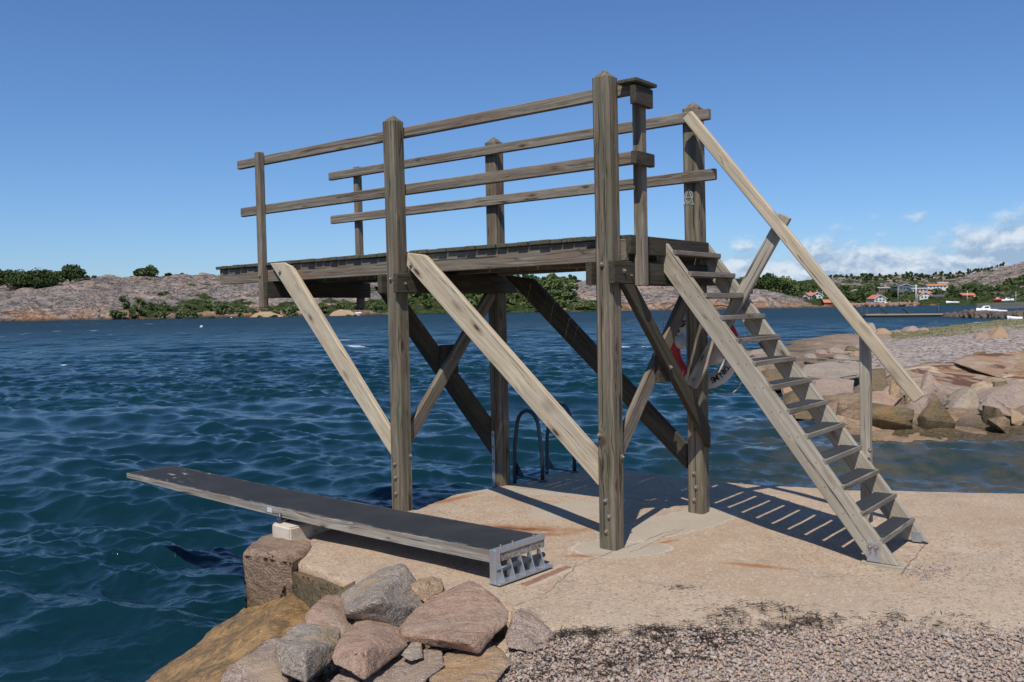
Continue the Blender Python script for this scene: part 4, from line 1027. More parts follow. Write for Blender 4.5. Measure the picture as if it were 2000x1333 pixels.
# small rail posts at the sea end
for b0, b1, a0 in ((w_-.066, w_-.001, 3.80), (W_-w_+.001, W_-w_+.066, 3.80)):
    sp = prism('small_post', [T(a0, b0, 1.70), T(a0+.068, b0, 1.70), T(a0+.068, b0, 3.155), T(a0, b0, 3.155)], T(0, b1-b0, 0), T(0, 0, 1), W_RAIL, tower, .006)
    if b0 < .5: bolt(sp, T(a0+.034, b0-.001, 2.0), nB, .010)
# deck of cross planks
bm = bmesh.new(); inv = Matrix(); a = -.09; i = 0
rr = random.Random(4)
while a < 4.57:
    wd = .093+rr.uniform(-.003, .004); j0 = rr.uniform(-.008, .008); j1 = rr.uniform(-.012, .012); dz = rr.uniform(-.0025, .0025)
    holes = [(0-w_-.003, w_+.003), (L_-w_-.003, L_+w_+.003)]
    b0, b1 = .035+j0, W_-.035+j1
    vs = [bm.verts.new(T(x_, y_, z_)) for z_ in (2.094, 2.124+dz) for x_, y_ in ((a, b0), (a+wd, b0), (a+wd, b1), (a, b1))]
    if any(a < h1 and a+wd > h0 for h0, h1 in holes):
        for k in (0, 1, 4, 5): vs[k].co.y = w_+.050
        for k in (2, 3, 6, 7): vs[k].co.y = W_-w_-.050
    fs = [(0, 3, 2, 1), (4, 5, 6, 7), (0, 1, 5, 4), (1, 2, 6, 5), (2, 3, 7, 6), (3, 0, 4, 7)]
    nf = [bm.faces.new([vs[q] for q in f]) for f in fs]
    a += wd+.007+rr.uniform(-.002, .003); i += 1
bmesh.ops.recalc_face_normals(bm, faces=bm.faces)
bmesh.ops.bevel(bm, geom=list(bm.edges), offset=.004, segments=1, affect='EDGES')
# local X of the deck mesh runs across the tower so that the grain follows the planks
mw = Matrix(((0, -1, 0, 0), (1, 0, 0, 0), (0, 0, 1, 0), (0, 0, 0, 1)))
bm.transform(mw.inverted()); bm_obj('deck', bm, W_MOSS, tower, mw)
# long joists
for b0 in (w_+.001, W_/2-.023, W_-w_-.047):
    prism('joist', [T(-.10, b0, 1.945), T(4.575, b0, 1.945), T(4.575, b0, 2.092), T(-.10, b0, 2.092)], T(0, .046, 0), T(1, 0, 0), W_RAIL, tower, .004)
# light-coloured inner joist end seen past the front right post
rim = prism('rim_board', [T(-.102, w_+.015, 1.99), T(-.102, W_-.03, 1.99), T(-.102, W_-.03, 2.118), T(-.102, w_+.015, 2.118)], T(-.03, 0, 0), T(0, 1, 0), W_DARK, tower, .003)
# cross beams, in pairs either side of the posts
for a0 in (-w_-.047, w_+.001, L_-w_-.047, L_+w_+.001):
    lo = -.10 if a0 < 1 else -.11
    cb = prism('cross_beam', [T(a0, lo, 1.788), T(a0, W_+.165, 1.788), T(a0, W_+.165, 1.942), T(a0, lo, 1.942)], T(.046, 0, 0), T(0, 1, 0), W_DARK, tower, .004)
    if a0 < 0:
        bolt(cb, T(a0-.001, .02, 1.875), nA, .011); bolt(cb, T(a0-.001, .11, 1.845), nA, .006)
    elif 1 < a0 < L_: bolt(cb, T(a0-.001, -.02, 1.86), nA, .009)
prism('cross_beam', [T(3.735, -.0, 1.792), T(3.735, W_+.02, 1.792), T(3.735, W_+.02, 1.942), T(3.735, -.0, 1.942)], T(.046, 0, 0), T(0, 1, 0), W_DARK, tower, .004)
# railing stub beside the stair opening
prism('small_post', [T(-.116, .155, 1.775), T(-.116, .222, 1.775), T(-.116, .222, 3.02), T(-.116, .155, 3.02)], T(-.072, 0, 0), T(0, 0, 1), W_RAIL, tower, .005)
prism('stub_rail', [T(-.193, -.0, 2.965), T(-.193, .235, 2.965), T(-.193, .235, 3.09), T(-.193, -.0, 3.09)], T(-.044, 0, 0), T(0, 1, 0), W_DARK, tower, .005)
prism('stub_rail', [T(-.193, .0, 2.572), T(-.193, .245, 2.572), T(-.193, .245, 2.66), T(-.193, .0, 2.66)], T(-.044, 0, 0), T(0, 1, 0), W_DARK, tower, .005)
prism('cap_board', [T(-.10, -.015, 3.106), T(-.10, .26, 3.106), T(-.255, .26, 3.106), T(-.255, -.015, 3.106)], T(0, 0, .024), T(0, 1, 0), W_MOSS, tower, .004)
# braces in the long faces
def slant(name, p0, p1, wid, b0, b1, mat, cut='auto', bolts=(), z_top_cut=None, vcut0=None):
    """board in the a-z plane from p0 (a,z) to p1; ends cut square"""
    d = Vector((p1[0]-p0[0], p1[1]-p0[1])).normalized(); n = Vector((-d.y, d.x))*wid/2
    q = [(p0[0]+n.x, p0[1]+n.y), (p1[0]+n.x, p1[1]+n.y), (p1[0]-n.x, p1[1]-n.y), (p0[0]-n.x, p0[1]-n.y)]
    return prism(name, [T(x_, b0, z_) for x_, z_ in q], T(0, b1-b0, 0), T(-d.x, 0, d.y)*1.0 if False else Vector((-d.x, 0, d.y)), mat, tower, .005)
def poly_board(name, pts, b0, b1, mat, bev=.005):
    g = T(pts[1][0], 0, pts[1][1])-T(pts[0][0], 0, pts[0][1])
    return prism(name, [T(x_, b0, z_) for x_, z_ in pts], T(0, b1-b0, 0), g, mat, tower, bev)
def inv_px(x, y, b):
    """a,z of the photograph's pixel on the tower plane b=const"""
    d = ray(x, y); o = Vector((0, 0, EYE))-_O
    dd = Vector((d.dot(_A), d.dot(_B), d.dot(_Z))); oo = Vector((o.dot(_A), o.dot(_B), o.dot(_Z)))
    k = (b-oo.y)/dd.y; return (oo.x+k*dd.x, oo.z+k*dd.z)
fb0, fb1 = .018, w_-.001
b1_ = poly_board('brace', [inv_px(527, 515, fb0), inv_px(764, 891, fb0), inv_px(762, 840, fb0), inv_px(567, 520, fb0), inv_px(555, 513, fb0)], fb0, fb1, W_LIGHT)
pa = inv_px(547, 532, fb0); bolt(b1_, T(pa[0], fb0-.001, pa[1]), nB, .013)
b2_ = poly_board('brace', [inv_px(794, 520, fb0), inv_px(1169, 950, fb0), inv_px(1167, 883, fb0), inv_px(858, 532, fb0), inv_px(828, 498, fb0), inv_px(795, 494, fb0)], fb0, fb1, W_LIGHT)
pa = inv_px(803, 518, fb0); bolt(b2_, T(pa[0], fb0-.001, pa[1]), nB, .013)
kb0 = W_-w_+.006
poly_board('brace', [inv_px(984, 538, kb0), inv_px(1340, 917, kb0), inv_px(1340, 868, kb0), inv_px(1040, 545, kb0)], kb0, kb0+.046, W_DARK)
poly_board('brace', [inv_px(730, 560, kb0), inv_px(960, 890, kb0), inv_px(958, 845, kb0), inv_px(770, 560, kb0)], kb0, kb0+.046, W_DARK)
# X braces across the ends: boards in the b-z plane
def cross_board(a0, a1, b0, z0, b1, z1, wid, mat, cutb=None):
    """from (b0,z0) to (b1,z1); ends cut level/vertical"""
    d = Vector((b1-b0, z1-z0)).normalized(); s = wid/2/abs(d.y); v_ = wid/2/abs(d.x)
    if z0 > z1: pts = [(b0-s, z0), (b0+s, z0), (b1, z1+v_), (b1, z1-v_)] if b1 > b0 else [(b0+s, z0), (b0-s, z0), (b1, z1+v_), (b1, z1-v_)]
    o = prism('brace', [T(a0, x_, z_) for x_, z_ in pts], T(a1-a0, 0, 0), Vector((0, d.x, d.y)), mat, tower, .004)
    return o
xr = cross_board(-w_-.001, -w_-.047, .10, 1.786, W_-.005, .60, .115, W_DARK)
bolt(xr, T(-w_-.048, .64, 1.19), nA, .012); bolt(xr, T(-w_-.048, W_-.02, .66), nA, .010)
cross_board(.016, -.030, W_-.10, 1.786, w_-.02, .62, .115, W_RAIL)
prism('spacer_block', [T(-.031, .56, 1.08), T(-.031, .76, 1.08), T(-.031, .76, 1.30), T(-.031, .56, 1.30)], T(-.034, 0, 0), T(0, 1, 0), W_DARK, tower, .004)
cross_board(L_+.105, L_+.06, .02, 1.786, W_-w_+.02, .55, .115, W_DARK)
xl = cross_board(L_+.012, L_-.034, W_-.10, 1.786, w_-.02, .58, .115, W_RAIL)
bolt(xl, T(L_-.035, .60, 1.22), nA, .010)
prism('spacer_block', [T(L_+.013, .54, 1.08), T(L_+.013, .74, 1.08), T(L_+.013, .74, 1.34), T(L_+.013, .54, 1.34)], T(.046, 0, 0), T(0, 1, 0), W_DARK, tower, .004)
# stairs
def stringer(b0, b1):
    return poly_board('stair_stringer', [(-.103, 2.120), (-1.702, .004), (-1.53, .004), (-.053, 1.950), (-.053, 2.120)], b0, b1, W_STAIR, .005)
s1 = stringer(.57, .615); s2 = stringer(1.262, 1.307)
for i_ in range(13):
    zf, af = 2.030-.1563*i_, -.202-.1168*i_
    p = T(af-.0, .615, zf)
    z0 = zf-.036
    tr = prism('stair_tread', [T(af-.012, .5715, z0), T(af-.012, 1.305, z0), T(af+.178, 1.305-.043, z0), T(af+.178, .615, z0)] if False else
               [T(af+.020, .6155, z0), T(af+.020, 1.2615, z0), T(af+.128, 1.2615, z0), T(af+.128, .6155, z0)], T(0, 0, .036), T(0, 1, 0), W_TREAD, tower, .004)
    lip = prism('nosing', [T(af-.006, .573, z0+.002), T(af-.006, 1.304, z0+.002), T(af+.0196, 1.304, z0+.002), T(af+.0196, .573, z0+.002)], T(0, 0, .034), T(0, 1, 0), W_TREAD, tr, .003)
    lip.matrix_basis = tr.matrix_basis.inverted() @ lip.matrix_basis
    gr = prism('grip_mat', [T(af+.006, .632, zf+.0005), T(af+.006, 1.246, zf+.0005), T(af+.124, 1.246, zf+.0005), T(af+.124, .632, zf+.0005)], T(0, 0, .003), T(0, 1, 0), GRIP, tr, .0)
    gr.matrix_basis = tr.matrix_basis.inverted() @ gr.matrix_basis
    tr['label'] = 'grey wooden stair tread with black grip mat'
for i_ in range(13):
    for k_, dz_ in ((.055, -.020), (.115, -.018)):
        zf, af = 2.030-.1563*i_, -.202-.1168*i_
        bmS = bmesh.new(); bmesh.ops.create_cone(bmS, cap_ends=True, segments=8, radius1=.0048, radius2=.004, depth=.003)
        bm_obj('screw', bmS, BOLT, s1, s1.matrix_basis.inverted() @ Matrix.Translation(T(af+k_, .569, zf+dz_)) @ Matrix.Rotation(math.pi/2, 4, 'X'))
# foot of the stairs: levelling board and steel angle
prism('foot_board', [T(-1.475, .560, .0), T(-1.735, .560, .0), T(-1.735, .625, .0), T(-1.475, .625, .0)], T(0, 0, .022), T(1, 0, 0), W_STAIR, tower, .003).location.z -= .018
ap = prism('steel_angle', [T(-1.515, .569, .012), T(-1.595, .569, .012), T(-1.595, .569, .135), T(-1.515, .569, .135)], T(0, -.005, 0), T(0, 0, 1), STEEL, tower, .001)
for da, dz_, rr_ in ((-1.537, .105, .011), (-1.573, .105, .011), (-1.537, .072, .005), (-1.573, .072, .005)): bolt(ap, T(da, .563, dz_), nB, rr_)
prism('steel_angle', [T(-1.60, 1.261, .0), T(-1.66, 1.261, .0), T(-1.66, 1.261, .07), T(-1.60, 1.261, .07)], T(0, -.005, 0), T(0, 0, 1), STEEL, tower, .001)
for a_, z_ in ((-.465, 1.73), (-1.33, .60)): bolt(s2, T(a_, 1.261, z_), nB, .012)
# hand rail: from the inner face of the rear rail out over the rear stringer
h0, h1 = Vector((-.045, 1.099, 3.085)), Vector((-1.655, 1.262, .972))
hr = beam('hand_rail', T(*h0), T(*h1), None, .088, T(0, 1, 0), .045, W_LIGHT, tower, .006)
rp_ = prism('rail_post', [T(-1.243, 1.3085, .075), T(-1.312, 1.3085, .075), T(-1.312, 1.3085, 1.35), T(-1.243, 1.3085, 1.425)], T(0, .062, 0), T(0, 0, 1), W_STAIR, tower, .005)
hb = beam('rail_brace', T(-.748, 1.243, 2.275), T(-.005, 1.175, 1.01), None, .092, T(0, 1, 0), .045, W_STAIR, tower, .005)
bolt(hb, T(-.03, 1.150, 1.06), nB, .009)

# ================================================================== springboard
q1 = gp(965, 1078, .20); q2 = gp(1063, 1046, .20)
nearc = (q1+q2)/2; wdir = (q2-q1).normalized(); ldir = Vector((-wdir.y, wdir.x, 0))
farm = (gp(259, 921, .165)+gp(350, 910, .165))/2
sb = empty('springboard'); tag(sb, 'low springboard with black grip surface and bleached wooden edges reaching out over the water', 'springboard')
ax = (farm-nearc); Lb = ax.length
axd = ax.normalized(); side = wdir
nrm = side.cross(axd).normalized(); nrm = nrm if nrm.z > 0 else -nrm
sb.matrix_world = Matrix(((axd.x, side.x, nrm.x, nearc.x), (axd.y, side.y, nrm.y, nearc.y), (axd.z, side.z, nrm.z, nearc.z), (0, 0, 0, 1)))
if sb.matrix_world.determinant() < 0:
    side = -side
    sb.matrix_world = Matrix(((axd.x, side.x, nrm.x, nearc.x), (axd.y, side.y, nrm.y, nearc.y), (axd.z, side.z, nrm.z, nearc.z), (0, 0, 0, 1)))
HW = .235
# springboard profile: thick in the middle, thin at the tip, with a gentle bend
nS = 40; bm = bmesh.new(); rings = []
for i_ in range(nS+1):
    s = i_/nS; x_ = s*Lb; th = .072-.0*s if s < .35 else .072-.030*(s-.35)/.65
    zc = -.018*math.sin(math.pi*s)
    rings.append([bm.verts.new((x_, y_, z_)) for y_, z_ in ((-HW, zc-th), (HW, zc-th), (HW, zc), (-HW, zc))])
for r0, r1 in zip(rings, rings[1:]):
    for k in range(4): bm.faces.new((r0[k], r0[(k+1) % 4], r1[(k+1) % 4], r1[k]))
bm.faces.new(rings[0]); bm.faces.new(rings[-1][::-1]); bmesh.ops.recalc_face_normals(bm, faces=bm.faces)
bd = bm_obj('board', bm, W_BOARD, sb)
bm = bmesh.new(); rings = []
for i_ in range(nS+1):
    s = i_/nS; x_ = .035+s*(Lb-.06); zc = -.018*math.sin(math.pi*x_/Lb)
    wv = HW-.008+.003*math.sin(s*37)
    rings.append([bm.verts.new((x_, y_, z_)) for y_, z_ in ((-wv, zc+.001), (wv, zc+.001), (wv, zc+.004), (-wv, zc+.004))])
for r0, r1 in zip(rings, rings[1:]):
    for k in range(4): bm.faces.new((r0[k], r0[(k+1) % 4], r1[(k+1) % 4], r1[k]))
bm.faces.new(rings[0]); bm.faces.new(rings[-1][::-1]); bmesh.ops.recalc_face_normals(bm, faces=bm.faces)
bm_obj('grip_surface', bm, GRIP2, bd)
def sbox(name, x0, x1, y0, y1, z0, z1, mat, parent=sb, bev=.002):
    return prism(name, [(x0, y0, z0), (x1, y0, z0), (x1, y1, z0), (x0, y1, z0)], (0, 0, z1-z0), (0, 1, 0), mat, parent, bev)
eb = sbox('edge_strip', -.001, .034, -HW-.003, HW+.003, .0012, .007, STEEL)
sbox('end_strip', -.006, -.0012, -HW-.003, HW+.003, -.022, .007, STEEL)
near_s = -1 if (sb.matrix_world @ Vector((0, -HW, 0))).y < (sb.matrix_world @ Vector((0, HW, 0))).y else 1
ys0 = near_s*HW
sbox('corner_angle', -.007, .036, min(ys0, ys0+near_s*.006)+near_s*.0005, max(ys0, ys0+near_s*.006)+near_s*.0005, -.19, .007, STEEL)
sbox('corner_angle', -.012, -.007, min(ys0-near_s*.04, ys0+near_s*.006), max(ys0-near_s*.04, ys0+near_s*.006), -.19, .007, STEEL)
# hinge under the end: base rail, gussets and tube
zg = -(.20-.006)
sbox('hinge_base', -.055, .03, -HW-.02, HW+.02, zg, zg+.012, STEEL)
for yy in (-.19, -.095, 0, .095, .19):
    g_ = prism('hinge_gusset', [(-.045, yy, zg+.012), (.02, yy, zg+.012), (.02, yy, -.075), (-.008, yy, -.075)], (0, .007, 0), (0, 0, 1), STEEL, sb, .001)
tb = tubes('hinge_tube', [[(.0, -HW+.01, -.118), (.0, HW-.01, -.118)]], .017, LADDER, sb)
for yy in (-.15, .05, .16): bolt(eb, Vector((.016, yy, .0075)), (0, 0, 1), .007)
# fulcrum: rod and rubber on the white footing
fx = 2.16
fr_ = tubes('fulcrum_bar', [[(fx, -HW-.03, -.113), (fx, HW+.02, -.113)]], .020, LADDER, sb)
for yy in (-HW-.022, HW+.012):
    tubes('fulcrum_pin', [[(fx-.02, yy, -.14), (fx-.02, yy, -.055)]], .011, LADDER, sb)
mat_w = sbox('white_sticker', fx+.10, fx+.16, ys0+min(0, near_s*.0012), ys0+max(0, near_s*.0012), -.068, -.030, WHITE)
M_FOOT, t, b = new_mat('whitewashed_concrete'); v, r = coords(t)
c = t.mix(t.mapr(t.noise(v, 5, 5, .65), .4, .65), (.62, .54, .43), (.44, .36, .26)); c = t.mix(t.mapr(t.noise(v, 14, 3, .6), .66, .72), c, (.34, .15, .06))
t.put(b.inputs['Base Color'], c); b.inputs['Roughness'].default_value = .85; t.put(b.inputs['Normal'], t.bump(t.noise(v, 40, 4, .7), .5, .006))
# footing block: its front left corner stands just left of the rod
fc = sb.matrix_world @ Vector((fx, near_s*HW, 0))
bt0 = gp(530, 1022, .055); bt1 = gp(566, 1032, .055); bt2 = gp(617, 1020, .055)
e1 = bt0-bt1; e2 = (bt2-bt1)
top_ = [bt1, bt1+e1, bt1+e1+e2*2.9, bt1+e2*2.9]
fo = prism('footing_block', [p+Vector((0, 0, -.17)) for p in top_], (0, 0, .17), (1, 0, 0), M_FOOT, None, .012, 3)
tag(fo, 'small whitewashed concrete footing carrying the middle of the springboard', 'concrete block')

# ================================================================== swim ladder
ld = empty('swim_ladder', (.28, 8.6, 0)); tag(ld, 'dark steel swim ladder with two hooped handles at the platform edge behind the tower', 'swim ladder')
def hoop(pr, pl, ztop, zl):
    pts = []
    pr = Vector(pr); pl = Vector(pl); m = (pr+pl)/2; hw = (pr-pl).length/2; u = (pr-pl).normalized()
    lean = .78
    pts.append(pr); pts.append(pr+Vector((0, 0, .25)))
    for k in range(13):
        q = math.pi*k/12
        pts.append(m+u*hw*lean*math.cos(q)+Vector((0, 0, ztop-hw*.95+hw*.95*math.sin(q)-m.z)))
    pts.append(pl+Vector((0, 0, .25-pl.z))); pts.append(Vector((pl.x, pl.y, zl)))
    # smooth
    out = [pts[0]]
    for i_ in range(1, len(pts)-1): out += [pts[i_]*.75+pts[i_-1]*.25, pts[i_]*.75+pts[i_+1]*.25]
    return out+[pts[-1]]
lo_ = Vector(ld.location)
ha = hoop(Vector((.27, 8.47, .0))-lo_, Vector((.005, 8.74, .0))-lo_, .655, -1.3)
hb_ = hoop(Vector((.60, 8.90, .0))-lo_, Vector((.335, 9.17, .0))-lo_, .675, -1.3)
tubes('handle', [ha], .019, LADDER, ld); tubes('handle', [hb_], .019, LADDER, ld)
BLUE = plain('worn_blue_step', (.12, .22, .45), .4, .3)
for z in (-.02, -.30, -.58, -.86):
    p0 = Vector((.015, 8.75, z))-lo_; p1 = Vector((.325, 9.16, z))-lo_
    beam('step', p0, p1, None, .05, (0, 0, 1), .028, BLUE if z > -.1 else LADDER, ld, .004)
for p0, p1 in (((.015, 8.75, .012), (.30, 8.44, .012)), ((.325, 9.16, .012), (.63, 8.86, .012))):
    beam('base_bar', Vector(p0)-lo_, Vector(p1)-lo_, None, .035, (0, 0, 1), .016, LADDER, ld, .002)
for p in ((.27, 8.47), (.60, 8.90)):
    bm = bmesh.new(); bmesh.ops.create_cone(bm, cap_ends=True, segments=20, radius1=.05, radius2=.045, depth=.012)
    bm_obj('foot_plate', bm, LADDER, ld, Matrix.Translation(Vector((p[0], p[1], .012))-lo_))
for p in ((.015, 8.75), (.325, 9.16)):
    q = Vector((p[0], p[1], 0))-lo_
    prism('gusset', [q+Vector((0, 0, .16)), q+Vector((0, 0, .0)), q+Vector((.09, -.095, .0))], (.006, .006, 0), (0, 0, 1), LADDER, ld, .001)

# ================================================================== life ring on its stand
D_R = 7.47
def TW(a, b, z): return _O+_A*a+_B*b+_Z*z
_bR = W_+w_+.13
_ra, _rz = inv_px(1372, 682, _bR)
rc = TW(_ra, _bR, _rz); Rr = .265; rt = .062
lr = empty('life_ring'); tag(lr, 'red and white life ring hanging behind the rear right post of the tower', 'life ring')
rx_v = _X.normalized(); yv = _B.normalized(); rz_v = rx_v.cross(yv).normalized()
lr.matrix_world = Matrix(((rx_v.x, yv.x, rz_v.x, rc.x), (rx_v.y, yv.y, rz_v.y, rc.y), (rx_v.z, yv.z, rz_v.z, rc.z), (0, 0, 0, 1)))
def torus_arc(a0, a1, R, r, mat, name, n=40, m=18, flat=.62):
    bm = bmesh.new(); rings = []
    full = abs(a1-a0) >= 2*math.pi-1e-4
    for i_ in range(n if full else n+1):
        a_ = a0+(a1-a0)*i_/n; rr_ = []
        for j in range(m):
            q = 2*math.pi*j/m; rad = R+r*math.cos(q); y_ = flat*r*math.sin(q)
            rr_.append(bm.verts.new((rad*math.cos(a_), y_, rad*math.sin(a_))))
        rings.append(rr_)
    pairs = list(zip(rings, rings[1:])) + ([(rings[-1], rings[0])] if full else [])
    for r0, r1 in pairs:
        for j in range(m): bm.faces.new((r0[j], r0[(j+1) % m], r1[(j+1) % m], r1[j]))
    bmesh.ops.recalc_face_normals(bm, faces=bm.faces)
    return bm_obj(name, bm, mat, lr, smooth=True)
rad = math.radians
body = torus_arc(0, 2*math.pi, Rr, rt, WHITE, 'ring_body', 80)
for a0, a1 in ((159, 238), (340, 412)):
    torus_arc(rad(a0), rad(a1), Rr, rt+.002, RED, 'red_band', 20)
def word(txt, a0, step, inward, size, parent):
    vs_bm = bmesh.new()
    for i_, ch in enumerate(txt):
        cu = bpy.data.curves.new('tmp', 'FONT'); cu.body = ch; cu.size = size; cu.align_x = 'CENTER'; cu.align_y = 'CENTER'; cu.offset = .0012; cu.resolution_u = 2
        ob = bpy.data.objects.new('tmp', cu); me = bpy.data.meshes.new_from_object(ob)
        a_ = rad(a0+step*i_)
        rd = Vector((math.cos(a_), 0, math.sin(a_))); upv = -rd if inward else rd
        rgt = upv.cross(Vector((0, -1, 0)))
        rgt = Vector((upv.z, 0, -upv.x))
        m_ = Matrix(((rgt.x, 0, 0, 0), (0, 0, 0, 0), (0, 0, 0, 0), (0, 0, 0, 1)))
        for v_ in me.vertices:
            c_ = v_.co; u = rgt*c_.x+upv*c_.y + rd*Rr
            radd = math.hypot(u.x, u.z)-Rr
            yy = -.62*math.sqrt(max(rt**2-radd**2, 0))-.0035
            v_.co = Vector((u.x, yy, u.z))
        vs_bm.from_mesh(me); bpy.data.objects.remove(ob); bpy.data.curves.remove(cu); bpy.data.meshes.remove(me)
    return bm_obj('lettering', vs_bm, BLACK, parent)
word('HANSA', 119, 8.3, True, .080, body)
word('TANUMS', 328, -7.0, False, .066, body)
# grab rope loops and the white cushions that hold the ring
for a0, a1 in ((-8, 78), (200, 262), (282, 345), (95, 165)):
    pts = [Vector((math.cos(rad(a_))*(Rr+rt+.01+.10*math.sin(math.pi*k/14)), -.02, math.sin(rad(a_))*(Rr+rt+.01+.10*math.sin(math.pi*k/14)))) for k, a_ in enumerate(np.linspace(a0, a1, 15))]
    tubes('grab_rope', [pts], .005, ROPE, lr, 6)
stand = empty('ring_holder', TW(_ra, W_+w_+.002, _rz)); tag(stand, 'white rounded ring holder fixed behind the rear right post, carrying the life ring', 'life ring holder')
stand.rotation_euler = (0, 0, math.atan2(_X.y, _X.x))
prism('back_plate', [(-.05, 0, -.22), (.05, 0, -.22), (.05, 0, .22), (-.05, 0, .22)], (0, .02, 0), (0, 0, 1), WHITE, stand)
for px_, py_, rr_ in ((1331, 668, .058), (1398, 696, .068)):
    a_, z_ = inv_px(px_, py_, _bR)
    p = Vector((-(a_-_ra), .13, z_-_rz))
    bm = bmesh.new(); bmesh.ops.create_uvsphere(bm, u_segments=20, v_segments=12, radius=1)
    bm.transform(Matrix.Diagonal((rr_, .06, rr_*1.1, 1)))
    bm_obj('hook_cushion', bm, WHITE, stand, Matrix.Translation(p), smooth=True)
    beam('hook_arm', p, Vector((0, .04, p.z*.5)), None, .03, (0, 0, 1), .03, WHITE, stand, .003)

# ================================================================== trees, bushes, woods
def leaf_cloud(centers, radii, n_per, leaf, rs, squash=.8):
    """small leaf faces spread through clumps; returns verts, faces, shade"""
    V = []; sh_ = []
    for c_, r_, n_ in zip(centers, radii, n_per):
        d = rs.normal(0, 1, (n_, 3)); d /= np.linalg.norm(d, axis=1)[:, None]
        rr_ = r_*(rs.rand(n_)**.45); p = c_+d*rr_[:, None]*np.array([1, 1, squash])
        a_ = rs.normal(0, 1, (n_, 3)); a_ /= np.linalg.norm(a_, axis=1)[:, None]
        b_ = np.cross(a_, rs.normal(0, 1, (n_, 3))); b_ /= np.linalg.norm(b_, axis=1)[:, None]
        s = (leaf*rs.uniform(.5, 1.3, n_))[:, None]
        q = np.stack([p-a_*s, p+b_*s*.8, p+a_*s, p-b_*s*.8], 1); V.append(q.reshape(-1, 3))
        sv = np.clip(rs.normal(.5, .3), 0, 1)
        sh_.append(np.repeat(np.clip(sv+rs.normal(0, .2, n_), 0, 1), 4))
    V = np.concatenate(V); F_ = np.arange(len(V)).reshape(-1, 4)
    return V, F_, np.concatenate(sh_)
def plant(kindname, label, cat, px, py_base, D, h, wd, mat, seed, group, trunk=True, nclump=14, dens=90, leaf=None, zbase=None):
    rs = np.random.RandomState(seed)
    if cat == 'bush':
        h *= .58; wd *= .78; mat = L_PALE if mat is L_MID and seed % 2 else L_MID if mat is L_DARK and py_base > 590 else mat
    if cat == 'tree' and px < 150: h *= 1.0; wd *= 1.4; dens = 230
    base = at(px, py_base, D)
    root = empty(kindname, base); tag(root, label, cat, group)
    leaf = leaf or max(.10, D*.0011)
    cs, rd, nn = [], [], []
    for i_ in range(nclump):
        f = rs.rand(); ang = rs.uniform(0, 6.283); q = math.sqrt(rs.rand())
        zz = h*(.22+.68*f) if trunk else h*(.15+.62*f)
        env = math.sin(math.pi*min(1, .18+.8*f))**.6
        cs.append(np.array([math.cos(ang)*q*wd*.42*env, math.sin(ang)*q*wd*.42*env, zz])); r_ = wd*rs.uniform(.14, .25)
        rd.append(r_); nn.append(int(dens*rs.uniform(.7, 1.3)))
    V, F_, s_ = leaf_cloud(cs, rd, nn, leaf, rs)
    V[:, 2] = np.maximum(V[:, 2], .05)
    np_mesh('crown' if trunk else 'foliage', V, F_, mat, False, {'shade': s_}, parent=root)
    bm = bmesh.new()
    for k in range(3 if trunk else 2):
        e = cs[k % len(cs)]
        Vt, Ft = tube_np([(0, 0, -.6), (e[0]*.15, e[1]*.15, h*.25), tuple(e*.9)], [wd*.035+.03, wd*.025+.02, .02], 6)
        vs = [bm.verts.new(v_) for v_ in Vt]
        for f_ in Ft: bm.faces.new([vs[q_] for q_ in f_])
    bm_obj('trunk' if trunk else 'stem', bm, BARK, root)
    return root
TG = 'trees on the far left hill'
for i_, (px, py, D, h, wd, mm, lb) in enumerate([
    (8, 565, 312, 6.6, 8.5, L_DARK, 'dark rounded tree cut by the left edge of the photo'),
    (48, 566, 305, 5.8, 8.5, L_DARK, 'broad dark tree second from the left edge on the rocky hill'),
    (82, 566, 307, 6.4, 9, L_DARK, 'biggest dark green tree of the clump left of the lone crest tree'),
    (104, 560, 318, 4.2, 6.5, L_MID, 'low green tree filling the gap in front of the lone crest tree'),
    (137, 549, 322, 4.6, 7.6, L_DARK, 'dark domed tree on the crest, right end of the left clump'),
    (116, 549, 326, 3.2, 4.5, L_DARK, 'small dark tree touching the left side of the domed crest tree'),
    (292, 541, 340, 3.8, 6.5, L_MID, 'feathery green tree on the crest above the middle of the rocky hill'),
    (272, 541, 342, 2.6, 4.5, L_DARK, 'low dark tree left of the feathery crest tree'),
    (1500, 566, 420, 6.5, 12, L_DARK, 'dark round tree directly right of the stair rail brace'),
    (1475, 566, 420, 5.4, 11, L_DARK, 'dark round tree on the point seen through the stair rail triangle'),
    (1530, 568, 430, 5.5, 12, L_MID, 'green tree sloping down right of the dark round trees on the point'),
    (1648, 590, 440, 5.0, 9, L_DARK, 'dark tree beside the white house behind the hand rail'),
    (1676, 592, 445, 5.6, 9, L_DARK, 'round dark tree just left of the white gabled house'),
    (1740, 585, 470, 4.6, 8, L_DARK, 'dark tree just right of the white gabled house')]):
    plant('leafy_tree', lb, 'tree', px, py, D, h, wd, mm, 20+i_, TG if px < 600 else 'trees by the far harbour', True, 20, 150)
BGp = 'bushes on the far shore'
